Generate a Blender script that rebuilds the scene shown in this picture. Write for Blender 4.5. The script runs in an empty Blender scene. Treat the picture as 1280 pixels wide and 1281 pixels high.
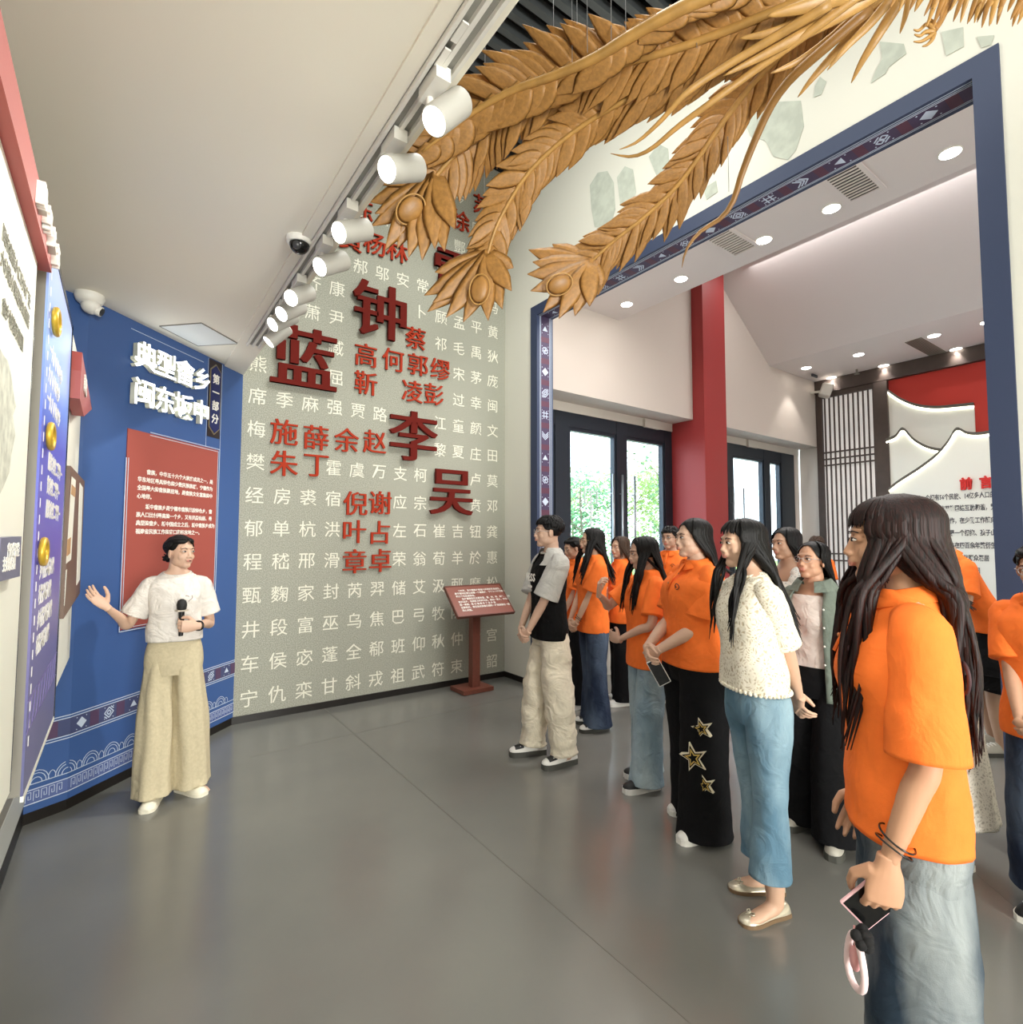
import bpy, bmesh, math, random
import numpy as np
from mathutils import Vector, Matrix, noise
random.seed(7); PI = math.pi
S = bpy.context.scene; COL = S.collection
# ---------------------------------------------------------------- camera
CF, YAW, PITCH, ROLL, CH = 672.76, 0.9432, 0.0552, 0.0019, 1.55
_F = Vector((math.cos(YAW)*math.cos(PITCH), math.sin(YAW)*math.cos(PITCH), math.sin(PITCH)))
_R = _F.cross(Vector((0, 0, 1))).normalized(); _U = _R.cross(_F)
_R, _U = math.cos(ROLL)*_R+math.sin(ROLL)*_U, -math.sin(ROLL)*_R+math.cos(ROLL)*_U
CAM = Vector((0, 0, CH))
cd = bpy.data.cameras.new('camera'); cam = bpy.data.objects.new('camera', cd); COL.objects.link(cam)
cd.sensor_fit = 'HORIZONTAL'; cd.sensor_width = 36; cd.lens = 36*CF/1280; cd.clip_start = .05; cd.clip_end = 300
m = Matrix.Identity(4)
for i in range(3):
    m[i][0] = _R[i]; m[i][1] = _U[i]; m[i][2] = -_F[i]; m[i][3] = CAM[i]
cam.matrix_world = m; S.camera = cam
# ---------------------------------------------------------------- world, exposure, lights
S.view_settings.view_transform = 'Standard'; S.view_settings.look = 'None'
S.view_settings.gamma = 1; S.view_settings.exposure = 0.52; S.view_settings.use_curve_mapping = False
W = bpy.data.worlds.new('world'); S.world = W; W.use_nodes = True
_bg = W.node_tree.nodes['Background']; _bg.inputs[0].default_value = (.80, .90, 1, 1); _bg.inputs[1].default_value = 5.0

def light(name, kind, loc, power, color=(1, .97, .92), target=None, **k):
    l = bpy.data.lights.new(name, kind); l.energy = power; l.color = color
    for a, b in k.items(): setattr(l, a, b)
    o = bpy.data.objects.new(name, l); COL.objects.link(o); o.location = loc
    d = (Vector(target)-Vector(loc)) if target else Vector((0, 0, -1))
    o.rotation_euler = d.to_track_quat('-Z', 'Y').to_euler()
    return o
WARM = (.985, .99, .94)
def area(name, loc, sx, sy, power, color=WARM, target=None):
    return light(name, 'AREA', loc, power, color, target, shape='RECTANGLE', size=sx, size_y=sy)
area('hall_ambient_fill', (1.7, 1.8, 5.7), 1.2, 3.6, 85)  # added area light for general hall brightness, stands for no visible fitting
area('hall_ambient_fill', (2.0, -2.6, 4.6), 2.2, 3.0, 25, target=(1.8, 2.5, 1.0))  # second added ambient light, from behind the camera
area('rear_ceiling_fill', (.6, -4.8, 1.7), 2.2, 2.4, 430, (.99, .99, .95), target=(.6, 1, 3.4))  # added fill behind the camera to lift the low ceiling; no window there
area('low_ceiling_fill', (.25, -1.2, 2.98), 1.0, 3.4, 30)  # additional soft light put under the low ceiling, out of view
area('lobby_ceiling_lamps', (4.85, 2.0, 4.78), 1.3, 4.0, 105, (1, .955, .93))
area('lobby_ceiling_lamps', (9.6, 1.8, 6.2), 3.0, 6.0, 430, (1, .955, .93))
area('lobby_side_fill', (8.5, -4.8, 2.4), 6.0, 3.6, 130, (1, .96, .95), target=(8.0, 3, 4.2))  # added side fill brightening the lobby; the wall behind it is solid
light('wall_washer', 'SPOT', (1.5, 2.8, 5.3), 70, WARM, (3.64, 3.3, 4.8), spot_size=1.5, spot_blend=.6, shadow_soft_size=.06)

# ---------------------------------------------------------------- helpers
def ray(u, v): return _F+_R*((u-640)/CF)-_U*((v-640.5)/CF)
def at(u, v, d): return CAM+ray(u, v)*d
def onp(u, v, ax, val):
    r = ray(u, v); i = 'xyz'.index(ax); return CAM+r*((val-CAM[i])/r[i])
def lin(c): return tuple(((x/255)/12.92 if x/255 <= .04045 else ((x/255+.055)/1.055)**2.4) for x in c)
MATS = {}
def mat(name, rgb, rough=.6, metal=0, bump=0, bscale=60, var=0, vscale=8, spec=.5, emit=0, ecol=None, coat=0, sub=0):
    if name in MATS: return MATS[name]
    M = bpy.data.materials.new(name); M.use_nodes = True; nt = M.node_tree; P = nt.nodes['Principled BSDF']
    c = lin(rgb)+(1,)
    P.inputs['Base Color'].default_value = c; P.inputs['Roughness'].default_value = rough
    P.inputs['Metallic'].default_value = metal; P.inputs['Specular IOR Level'].default_value = spec
    P.inputs['Coat Weight'].default_value = coat
    if emit:
        P.inputs['Emission Color'].default_value = (lin(ecol)+(1,)) if ecol else c
        P.inputs['Emission Strength'].default_value = emit
    tc = nt.nodes.new('ShaderNodeTexCoord')
    def nz(sc, det=4):
        n = nt.nodes.new('ShaderNodeTexNoise'); n.inputs['Scale'].default_value = sc; n.inputs['Detail'].default_value = det
        nt.links.new(tc.outputs['Object'], n.inputs['Vector']); return n
    if var:
        n = nz(vscale); r = nt.nodes.new('ShaderNodeMixRGB'); r.blend_type = 'MIX'
        cr = nt.nodes.new('ShaderNodeValToRGB'); cr.color_ramp.elements[0].position = .35; cr.color_ramp.elements[1].position = .65
        nt.links.new(n.outputs['Fac'], cr.inputs[0]); nt.links.new(cr.outputs[0], r.inputs[0])
        r.inputs[1].default_value = tuple(x*(1-var) for x in c[:3])+(1,)
        r.inputs[2].default_value = tuple(min(1, x*(1+var)) for x in c[:3])+(1,)
        nt.links.new(r.outputs[0], P.inputs['Base Color'])
    if bump:
        n = nz(bscale); b = nt.nodes.new('ShaderNodeBump'); b.inputs['Strength'].default_value = bump; b.inputs['Distance'].default_value = .004
        nt.links.new(n.outputs['Fac'], b.inputs['Height']); nt.links.new(b.outputs[0], P.inputs['Normal'])
    MATS[name] = M; return M
def nodes(M): return M.node_tree.nodes, M.node_tree.links, M.node_tree.nodes['Principled BSDF']

def mkmesh(name, V, Fc, smooth=False):
    me = bpy.data.meshes.new(name); me.from_pydata([tuple(v) for v in V], [], Fc); me.update()
    if smooth: me.polygons.foreach_set('use_smooth', [True]*len(me.polygons))
    return me
def link(name, me, m=None, parent=None, loc=None):
    o = bpy.data.objects.new(name, me); COL.objects.link(o)
    if m is not None:
        ms = m if isinstance(m, (list, tuple)) else [m]
        if me is not None and len(me.materials) == 0:
            for x in ms: me.materials.append(x)
    if parent: o.parent = parent
    if loc is not None: o.location = loc
    return o
def tag(o, label=None, cat=None, group=None, kind=None):
    if label: o['label'] = label
    if cat: o['category'] = cat
    if group: o['group'] = group
    if kind: o['kind'] = kind
    return o
def thing(name, label, cat, loc=(0, 0, 0), rz=0, group=None):
    o = bpy.data.objects.new(name, None); COL.objects.link(o); o.location = loc; o.rotation_euler = (0, 0, rz)
    o.empty_display_size = .1
    return tag(o, label, cat, group)
def struct(o): o['kind'] = 'structure'; return o

class MB:
    def __init__(s): s.V = []; s.F = []; s.mi = []; s.cur = 0
    def _f(s, f): s.F.append(f); s.mi.append(s.cur)
    def box(s, c, d, M=None):
        b = len(s.V); c = Vector(c)
        for z in (-1, 1):
            for y in (-1, 1):
                for x in (-1, 1):
                    p = Vector((x*d[0]/2, y*d[1]/2, z*d[2]/2)); s.V.append((M @ p if M else p)+c)
        for f in ((0, 2, 3, 1), (4, 5, 7, 6), (0, 1, 5, 4), (2, 6, 7, 3), (0, 4, 6, 2), (1, 3, 7, 5)): s._f([b+i for i in f])
        return s
    def bb(s, a, b):
        return s.box([(a[i]+b[i])/2 for i in range(3)], [abs(b[i]-a[i]) for i in range(3)])
    def tube(s, P, R, n=8, cap=True, up=(0, 0, 1), closed=False, a0=0):
        P = [Vector(p) for p in P]; L = len(P); b = len(s.V)
        if not isinstance(R, (list, np.ndarray)): R = [R]*L
        prev = Vector(up)
        for i in range(L):
            if closed: t = P[(i+1) % L]-P[i-1]
            else: t = P[min(i+1, L-1)]-P[max(i-1, 0)]
            if t.length < 1e-9: t = Vector((0, 0, 1))
            t.normalize(); y = prev-t*prev.dot(t)
            if y.length < 1e-4: y = t.orthogonal()
            y.normalize(); x = y.cross(t); prev = y
            r = R[i]; rx, ry = (r if isinstance(r, (tuple, list)) else (r, r))
            for k in range(n):
                a = 2*PI*k/n+a0; s.V.append(P[i]+x*(rx*math.cos(a))+y*(ry*math.sin(a)))
        for i in range(L if closed else L-1):
            j = (i+1) % L
            for k in range(n):
                k2 = (k+1) % n; s._f([b+i*n+k, b+i*n+k2, b+j*n+k2, b+j*n+k])
        if cap and not closed:
            s._f([b+k for k in range(n)][::-1]); s._f([b+(L-1)*n+k for k in range(n)])
        return s
    def cyl(s, a, b, r, n=16, r2=None): return s.tube([a, b], [r, r if r2 is None else r2], n, up=(0.123, 1, .05))
    def ell(s, c, r, nu=14, nv=9, M=None):
        b = len(s.V); c = Vector(c)
        if not isinstance(r, (tuple, list)): r = (r, r, r)
        for j in range(1, nv):
            t = PI*j/nv
            for i in range(nu):
                a = 2*PI*i/nu; p = Vector((r[0]*math.sin(t)*math.cos(a), r[1]*math.sin(t)*math.sin(a), r[2]*math.cos(t)))
                s.V.append((M @ p if M else p)+c)
        for z in (1, -1):
            p = Vector((0, 0, z*r[2])); s.V.append((M @ p if M else p)+c)
        T = b+(nv-1)*nu; B = T+1
        for j in range(nv-2):
            for i in range(nu):
                k = (i+1) % nu; s._f([b+j*nu+i, b+(j+1)*nu+i, b+(j+1)*nu+k, b+j*nu+k])
        for i in range(nu):
            k = (i+1) % nu; s._f([T, b+i, b+k]); s._f([B, b+(nv-2)*nu+k, b+(nv-2)*nu+i])
        return s
    def prism(s, pts, off):
        """pts: planar polygon as 3D points, off: extrusion vector"""
        b = len(s.V); n = len(pts); off = Vector(off)
        for p in pts: s.V.append(Vector(p))
        for p in pts: s.V.append(Vector(p)+off)
        s._f([b+i for i in range(n)][::-1]); s._f([b+n+i for i in range(n)])
        for i in range(n): j = (i+1) % n; s._f([b+i, b+j, b+n+j, b+n+i])
        return s
    def grid(s, rows, closed=False):
        b = len(s.V); n = len(rows[0])
        for r in rows:
            for p in r: s.V.append(Vector(p))
        for i in range(len(rows)-1):
            for k in range(n if closed else n-1):
                k2 = (k+1) % n; s._f([b+i*n+k, b+i*n+k2, b+(i+1)*n+k2, b+(i+1)*n+k])
        return s
    def add(s, o, M=None):
        b = len(s.V); s.V += [(M @ Vector(v) if M else v) for v in o.V]; s.F += [[b+i for i in f] for f in o.F]; s.mi += [s.cur]*len(o.F); return s
    def build(s, name, m, parent=None, smooth=False, loc=None, angle=None):
        me = mkmesh(name, s.V, s.F, smooth)
        o = link(name, me, m, parent, loc)
        if any(s.mi): me.polygons.foreach_set('material_index', s.mi)
        if smooth and angle: me.set_sharp_from_angle(angle=math.radians(angle))
        return o
def basis(x, y, z, o=(0, 0, 0)):
    M = Matrix.Identity(4)
    for i in range(3): M[i][0] = x[i]; M[i][1] = y[i]; M[i][2] = z[i]; M[i][3] = o[i]
    return M
_GC = {}
def glyph(txt, size=1, ext=.002, off=0, song=0, spacing=1.0, line=1.0, align='CENTER', res=1, width=0):
    """text -> mesh centred in x/y, lying in XY, front at +z"""
    k = (txt, size, ext, off, song, spacing, line, align, res, width)
    if k in _GC: return _GC[k]
    c = bpy.data.curves.new('t', 'FONT'); c.body = txt; c.size = size; c.extrude = ext/2; c.offset = off; c.resolution_u = res
    c.space_character = spacing; c.space_line = line; c.align_x = align; c.align_y = 'CENTER'
    if width: c.text_boxes[0].width = width; c.text_boxes[0].x = -width/2 if align == 'LEFT' else 0
    o = bpy.data.objects.new('t', c); COL.objects.link(o)
    me = bpy.data.meshes.new_from_object(o.evaluated_get(bpy.context.evaluated_depsgraph_get()))
    bpy.data.objects.remove(o); bpy.data.curves.remove(c); me.materials.clear()
    n = len(me.vertices); V = np.empty(n*3); me.vertices.foreach_get('co', V); V = V.reshape(-1, 3)
    V[:, 2] += ext/2
    if len(txt) == 1 and n: V[:, :2] -= (V[:, :2].min(0)+V[:, :2].max(0))/2
    if song:
        Fc = [list(p.vertices) for p in me.polygons]; VV = []; FF = []
        for q, dx in enumerate((-song, 0, song)):
            W_ = V.copy(); W_[:, 0] += dx; W_[:, 2] -= .0006*abs(q-1); VV.append(W_); FF += [[i+q*n for i in f] for f in Fc]
        me2 = mkmesh('glyph', np.concatenate(VV), FF); bpy.data.meshes.remove(me); me = me2
    else:
        me.vertices.foreach_set('co', V.ravel()); me.update()
    me.name = 'glyph'; _GC[k] = me; return me
def put(name, me, m, M, parent=None):
    me2 = me
    if len(me.materials) and me.materials[0] != m: me2 = me.copy(); me2.materials.clear()
    o = link(name, me2, m, parent)
    if parent and parent.type == 'EMPTY': o.matrix_local = Matrix.Translation(-parent.location) @ M
    else: o.matrix_local = M
    return o
def catmull(P, k=8):
    P = [Vector(p) for p in P]; out = []
    for i in range(len(P)-1):
        a = P[max(i-1, 0)]; b = P[i]; c = P[i+1]; d = P[min(i+2, len(P)-1)]
        for j in range(k):
            t = j/k
            out.append(.5*((2*b)+(c-a)*t+(2*a-5*b+4*c-d)*t*t+(3*b-a-3*c+d)*t**3))
    out.append(P[-1]); return out
# ================================================================ room
XD, YN, XL, HC, HT, TOP = 3.64, 5.15, .82, 3.02, 4.16, 6.0
def floor_mat():
    M = mat('grey_epoxy_floor', (138, 136, 126), .2, spec=.8); N, L, P = nodes(M)
    tc = N.new('ShaderNodeTexCoord'); n = N.new('ShaderNodeTexNoise'); n.inputs['Scale'].default_value = 1.3; n.inputs['Detail'].default_value = 5
    L.new(tc.outputs['Object'], n.inputs['Vector']); cr = N.new('ShaderNodeValToRGB')
    cr.color_ramp.elements[0].position = .3; cr.color_ramp.elements[0].color = lin((108, 108, 104))+(1,)
    cr.color_ramp.elements[1].position = .75; cr.color_ramp.elements[1].color = lin((119, 118, 112))+(1,)
    L.new(n.outputs['Fac'], cr.inputs[0]); L.new(cr.outputs[0], P.inputs['Base Color'])
    n2 = N.new('ShaderNodeTexNoise'); n2.inputs['Scale'].default_value = 4; L.new(tc.outputs['Object'], n2.inputs['Vector'])
    mr = N.new('ShaderNodeMapRange'); mr.inputs[3].default_value = .15; mr.inputs[4].default_value = .24
    L.new(n2.outputs['Fac'], mr.inputs[0]); L.new(mr.outputs[0], P.inputs['Roughness']); return M
def speckle_mat():
    M = mat('speckled_grey_wall_covering', (164, 166, 152), .8); N, L, P = nodes(M)
    tc = N.new('ShaderNodeTexCoord'); n = N.new('ShaderNodeTexNoise'); n.inputs['Scale'].default_value = 120; n.inputs['Detail'].default_value = 2
    L.new(tc.outputs['Object'], n.inputs['Vector']); cr = N.new('ShaderNodeValToRGB')
    cr.color_ramp.elements[0].position = .36; cr.color_ramp.elements[0].color = lin((136, 137, 124))+(1,)
    cr.color_ramp.elements[1].position = .64; cr.color_ramp.elements[1].color = lin((172, 172, 158))+(1,)
    L.new(n.outputs['Fac'], cr.inputs[0]); L.new(cr.outputs[0], P.inputs['Base Color']); return M
M_white = mat('cream_wall_paint', (222, 221, 208), .7, bump=.05, bscale=200)
M_ceil = mat('white_ceiling_paint', (236, 231, 216), .75)
M_lobby = mat('lobby_wall_paint', (206, 196, 187), .75)
M_dark = mat('black_plenum', (16, 17, 18), .9)
M_slat = mat('dark_grey_ceiling_slat', (78, 82, 84), .6)
M_skirt = mat('black_skirting', (24, 20, 17), .4)
M_blue = mat('blue_wall_graphic', (56, 88, 144), .5)
M_navy = mat('slate_blue_frame', (48, 60, 88), .6, bump=.05, bscale=150)
M_line = mat('pale_print', (196, 208, 226), .6)
M_grey = mat('grey_metal_panel', (128, 124, 114), .5)
M_lightgrey = mat('light_grey_plinth', (178, 180, 175), .5)

fl = MB().bb((-2.5, -5, -.1), (12.2, 5.95, 0)).build('floor', floor_mat()); struct(fl)
seam = MB()
ms = mat('floor_joint', (92, 89, 82), .5)
def fseam(a, b, w=.004):
    a = Vector((*a, 0)); b = Vector((*b, 0)); d = (b-a).normalized(); n = Vector((-d.y, d.x, 0))*w/2
    seam.prism([a-n, b-n, b+n, a+n], (0, 0, .0006))
fs1 = onp(550, 1010, 'z', 0); fs2 = onp(865, 1281, 'z', 0); d = (fs2-fs1)
fseam((fs1-d*2.2).xy[:], (fs2+d*1.0).xy[:]); fseam((.8, 4.3), (3.6, 4.42), .003); fseam((2.3, -.2), (5.6, 3.2), .003)
seam.build('floor_joint', ms, fl)

wn = MB().bb((XL-.3, YN, 0), (XD+.22, YN+.24, TOP)).build('wall_name', speckle_mat()); struct(wn)
DY0, DY1 = .67, 4.64       # outer edges of the blue door surround
fw = .10
wd = MB().bb((XD, DY1-fw, 0), (XD+.2, YN+.02, TOP)).bb((XD, -5, 0), (XD+.2, DY0+fw, TOP)).bb((XD, DY0+fw, HT-fw), (XD+.2, DY1-fw, TOP)).build('wall_doorway', M_white); struct(wd)
# faint grey-green figures and hills printed on the wall above the doorway
mural = mat('faint_mural_print', (186, 192, 178), .75, var=.10, vscale=12)
mb = MB()
def mural_blob(pts, k=1): 
    P = [onp(u, v, 'x', XD-.003) for u, v in pts]; mb.prism(P, (-.0015, 0, 0))
for pts in ([(738, 232), (748, 216), (760, 214), (768, 228), (770, 262), (764, 283), (744, 284), (740, 262)],
            [(772, 222), (782, 208), (792, 212), (796, 240), (790, 262), (776, 256)],
            [(812, 196), (824, 180), (836, 186), (838, 214), (824, 226)],
            [(1101, 52), (1131, 55), (1134, 67), (1112, 84), (1108, 92), (1090, 104), (1096, 88), (1104, 74)],
            [(1222, 46), (1244, 44), (1240, 56), (1228, 60)], [(1178, 40), (1205, 34), (1206, 58), (1184, 70)],
            [(1020, 108), (1026, 96), (1034, 102), (1028, 118), (1018, 122)], [(930, 150), (960, 128), (1002, 126), (1006, 158), (996, 188), (986, 200), (968, 196), (958, 176), (940, 172)],
            [(880, 236), (896, 226), (898, 240), (884, 250)]):
    mural_blob(pts)
o = mb.build('mural_print', mural, wd); tag(o, kind='stuff')
# blue surround of the doorway with patterned reveal
b = MB()
t_ = .015
b.bb((XD-t_, DY1-fw, 0), (XD, DY1, HT-fw)).bb((XD-t_, DY0, 0), (XD, DY0+fw, HT-fw)).bb((XD-t_, DY0, HT-fw), (XD, DY1, HT))
b.bb((XD-t_, DY1-fw-.012, 0), (XD+.215, DY1-fw, HT-fw-.012)).bb((XD-t_, DY0+fw, 0), (XD+.215, DY0+fw+.012, HT-fw-.012)).bb((XD-t_, DY0+fw, HT-fw-.012), (XD+.215, DY1-fw, HT-fw))
tr = struct(b.build('trim_1', M_navy))
M_pat = mat('plum_pattern_ground', (66, 52, 82), .6); M_red2 = mat('maroon_pattern', (86, 46, 66), .6)
YR, ZR = DY1-fw-.0125, HT-fw-.0125
pat = MB(); pat.bb((XD+.035, YR-.0015, .1), (XD+.165, YR, ZR)).bb((XD+.035, DY0+fw+.013, ZR-.0015), (XD+.165, YR, ZR))
pat.build('border_ground', M_pat, tr)
red = MB(); ln = MB()
def sq(mbx, f, cu, cv, r, rot=0, th=None):
    pts = [(cu+r*math.cos(rot+PI/2*i), cv+r*math.sin(rot+PI/2*i)) for i in range(4)]
    if th is None: mbx.prism([f(*p) for p in pts], f(0, 0, 1)-f(0, 0, 0))
    else:
        for i in range(4): bar(mbx, f, pts[i], pts[(i+1) % 4], th)
def bar(mbx, f, a, b_, w):
    a = Vector(a); b_ = Vector(b_); d_ = (b_-a).normalized(); n_ = Vector((-d_.y, d_.x))*w/2
    mbx.prism([f(*(a-n_)), f(*(b_-n_)), f(*(b_+n_)), f(*(a+n_))], f(0, 0, 1)-f(0, 0, 0))
def motif(k, f, cu, cv, r, mbx):
    w = r*.2
    if k == 0: sq(mbx, f, cu, cv, r); 
    elif k == 1:
        sq(mbx, f, cu-r*.32, cv+r*.32, r*.5, 0, w); sq(mbx, f, cu+r*.32, cv-r*.32, r*.5, 0, w)
        bar(mbx, f, (cu+r*.1, cv+r*.9), (cu+r*.9, cv+r*.1), w); bar(mbx, f, (cu-r*.9, cv-r*.1), (cu-r*.1, cv-r*.9), w)
    elif k == 2: mbx.prism([f(cu-r*.8, cv-r*.45), f(cu+r*.8, cv-r*.45), f(cu, cv+r*.75)], f(0, 0, 1)-f(0, 0, 0))
    elif k == 3: sq(mbx, f, cu, cv, r, 0, w); sq(mbx, f, cu, cv, r*.45, 0, w); bar(mbx, f, (cu-r, cv-r*.6), (cu-r*.4, cv-r*1.1), w); bar(mbx, f, (cu+r, cv+r*.6), (cu+r*.4, cv+r*1.1), w)
    elif k == 4:
        for q in (-.4, .4): bar(mbx, f, (cu-r, cv+q*r), (cu+r, cv+q*r), w); bar(mbx, f, (cu+q*r, cv-r), (cu+q*r, cv+r), w)
    else:
        for q in (-.6, -.1, .4): bar(mbx, f, (cu-r, cv+q*r+r*.7), (cu, cv+q*r-r*.2), w); bar(mbx, f, (cu+r, cv+q*r+r*.7), (cu, cv+q*r-r*.2), w)
    if k != 5:
        for sx in (-1, 1):
            for sy in (-1, 1): sq(mbx, f, cu+sx*r*.95, cv+sy*r*1.05, r*.12)
fpost = lambda u, v, w=0: Vector((XD+.1+u, YR-.0015-.0015*w, v))
fhead = lambda u, v, w=0: Vector((XD+.1-u, v, ZR-.0015-.0015*w))
seq = [2, 1, 0, 3, 4, 5]
z = ZR-.14; i = 0
while z > .2: motif(seq[i % 6], fpost, 0, z, .045, ln); red.prism([fpost(-.062, z-.15), fpost(.062, z-.15), fpost(.062, z-.09), fpost(-.062, z-.09)], (0, -.001, 0)); z -= .24; i += 1
y = YR-.16; i = 0
while y > DY0+fw+.05: motif(seq[i % 6], fhead, 0, y, .045, ln); red.prism([fhead(-.062, y-.15), fhead(.062, y-.15), fhead(.062, y-.09), fhead(-.062, y-.09)], (0, 0, -.001)); y -= .24; i += 1
for u_ in (-.075, -.062, .062, .075, .092):
    bar(ln, fpost, (u_, .1), (u_, ZR), .004); bar(ln, fhead, (u_, DY0+fw+.014), (u_, YR), .004)
ln.build('border_pattern', M_line, tr); red.build('border_patch', M_red2, tr)
# wood blocks end of frame
# ceilings
cl = MB().bb((-2.5, -5, HC), (XL, YN+.1, HC+.3)).build('ceiling_low', M_ceil); struct(cl)
# track slot strip: proud edge board
MB().bb((XL-.17, -5, HC-.012), (XL, YN, HC)).build('edge_board', M_ceil, cl)
ch = MB().bb((XL, -5, TOP+.5), (XD+.2, YN+.24, TOP+.6)).build('ceiling_plenum', M_dark); struct(ch)
lw = MB().bb((XL-.02, -5, HC+.3), (XL, YN, TOP+.5)).bb((XL, YN, TOP), (XD, YN+.2, TOP+.5)).bb((XD, -5, TOP), (XD+.2, YN+.2, TOP+.5)).build('wall_plenum', M_dark); struct(lw)
sl = tag(thing('slatted_ceiling', 'dark grey slatted ceiling high above the carved feathers', 'ceiling', (2.2, 0, TOP)))
y = -4.6; me = None
while y < 4.95:
    if me is None: o = MB().box((0, 0, 0), (XD-XL, .06, .1)).build('slat', M_slat, sl); me = o.data
    else: o = link('slat', me, None, sl)
    o.location = ((XD+XL)/2-2.2, y, 0); y += .155
# closing walls
struct(MB().bb((-2.5, -5.1, 0), (12.2, -5, 6.9)).build('wall_back', M_white))
# left wall
struct(MB().bb((-.5, -5, .3), (-.38, 4.0, HC)).build('wall_left', M_grey))
struct(MB().bb((-.5, -5, .12), (-.376, 4.0, .3)).build('trim_2', M_lightgrey))
struct(MB().bb((-.5, -5, 0), (-.38, 4.0, .12)).build('baseboard_left', M_skirt))
# baseboards
struct(MB().bb((XL-.04, YN-.012, 0), (XD, YN, .06)).build('baseboard_name', M_skirt))
struct(MB().bb((XD-.012, DY1, 0), (XD, YN, .06)).bb((XD-.012, -5, 0), (XD, DY0, .06)).build('baseboard_doorway', M_skirt))
# blue wall: short facet then long diagonal facet
BP = [Vector((-.385, 3.998, 0)), Vector((-.203, 4.094, 0)), Vector((XL, YN, 0))]
L0 = (BP[1]-BP[0]).length; L1 = (BP[2]-BP[1]).length
def bw(s, z, out=0):
    """s measured along the wall from the fold (negative: on the short facet)"""
    if s < 0: a, b_ = BP[0], BP[1]; d_ = (b_-a).normalized(); p = b_+d_*s
    else: a, b_ = BP[1], BP[2]; d_ = (b_-a).normalized(); p = a+d_*s
    n_ = Vector((d_.y, -d_.x, 0)); return Vector((p.x, p.y, z))+n_*out
def bstrip(mbx, s0, s1, z0, z1, o0=.002, o1=.0035):
    for a, b_ in (((s0, min(s1, 0)),) if s1 <= 0 else ((s0, 0), (0, s1)) if s0 < 0 else ((s0, s1),)):
        e = 1e-6
        mbx.prism([bw(a, z0, o0), bw(b_-(e if b_ == 0 else 0), z0, o0), bw(b_-(e if b_ == 0 else 0), z1, o0), bw(a, z1, o0)], bw(a, 0, o1)-bw(a, 0, o0))
b = MB(); bstrip(b, -L0, L1, .06, HC, -.1, 0); bwall = struct(b.build('wall_blue', M_blue))
b = MB(); bstrip(b, -L0, L1, 0, .06, -.1, .0); struct(b.build('baseboard_blue', M_skirt))
pr = MB(); fb = lambda s, z, w=0: bw(s, z, .003+.001*w)
def bline(z, w=.006, s0=-L0, s1=L1): bstrip(pr, s0, s1, z-w/2, z+w/2, .003, .004)
for zz in (.50, .485, .385, .37): bline(zz+.04*1, .005)
bline(.16+.02, .005); bline(.085+.02, .005); bline(.19+.02, .004)
M_band = mat('blue_band_ground', (66, 74, 112), .6); g = MB(); bstrip(g, -L0, L1, .425, .525, .001, .002); g.build('band_ground', M_band, bwall)
M_band2 = mat('lilac_band_ground', (84, 100, 152), .6); g = MB(); bstrip(g, -L0, L1, .108, .178, .001, .002); g.build('band_ground', M_band2, bwall)
g = MB(); s_ = .0; i = 0; M_r3 = mat('muted_maroon_print', (84, 62, 92), .6)
while s_ < L1-.06:
    motif([0, 3, 2, 1, 5][i % 5], fb, s_+.07, .475, .032, pr); bstrip(g, s_+.125, s_+.185, .432, .518, .0022, .003); s_ += .185; i += 1
bstrip(g, -.12, -.06, .432, .518, .0022, .003)
g.build('band_patch', M_r3, bwall)
def arcs(cx, cz, r, w, n=9, sy=1.0):
    P = [(cx+r*math.cos(PI*k/n), cz+r*sy*math.sin(PI*k/n)) for k in range(n+1)]
    for a, b_ in zip(P, P[1:]):
        if (a[0] < 0) != (b_[0] < 0): continue
        bar(pr, fb, a, b_, w)
s_ = -.15; 
while s_ < L1-.05:
    for r in (.058, .045, .026): arcs(s_, .212, r, .0035, sy=1.15)
    arcs(s_+.0725, .215, .018, .003, 6, 2.2); s_ += .145
s_ = -L0+.01
while s_ < L1-.03:       # greek key
    if not (-.035 < s_ < .005):
        for a, b_ in (((0, 0), (0, 1)), ((0, 1), (.8, 1)), ((.8, 1), (.8, .25)), ((.8, .25), (.4, .25)), ((.4, .25), (.4, .65))):
            bar(pr, fb, (s_+a[0]*.03, .118+a[1]*.05), (s_+b_[0]*.03, .118+b_[1]*.05), .0025)
    s_ += .036
# thin lines round the title
bstrip(pr, .30, .98, 2.955, 2.959, .003, .004)
bstrip(pr, .485, 1.193, 2.296, 2.301, .007, .009); bstrip(pr, .485, 1.178, 2.276, 2.280, .007, .009)
bstrip(pr, 1.189, 1.194, 1.146, 2.30, .007, .009); bstrip(pr, 1.172, 1.176, 1.146, 2.278, .007, .009)
bstrip(pr, .297, .302, .965, 2.097, .007, .009); bstrip(pr, .315, .319, .985, 2.097, .007, .009)
bstrip(pr, .297, .70, .963, .968, .007, .009); bstrip(pr, .315, .70, .983, .987, .007, .009)
bstrip(pr, 1.031, 1.034, 2.30, HC-.01, .003, .004); bstrip(pr, 1.196, 1.199, 2.28, HC-.01, .003, .004)
pr.build('printed_ornament', M_line, bwall)
M_rp = mat('brick_red_panel', (158, 76, 66), .6)
g = MB(); bstrip(g, .305, 1.178, .975, 2.29, 0, .006); rp = g.build('text_panel', M_rp, bwall)
def bwM(s, z, out, tilt=0):
    a, b_ = (BP[1], BP[2]); d_ = (b_-a).normalized(); n_ = Vector((d_.y, -d_.x, 0))
    return basis(d_, Vector((0, 0, 1)), n_, bw(s, z, out))
M_wht = mat('white_lettering', (240, 238, 230), .5)
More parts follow.
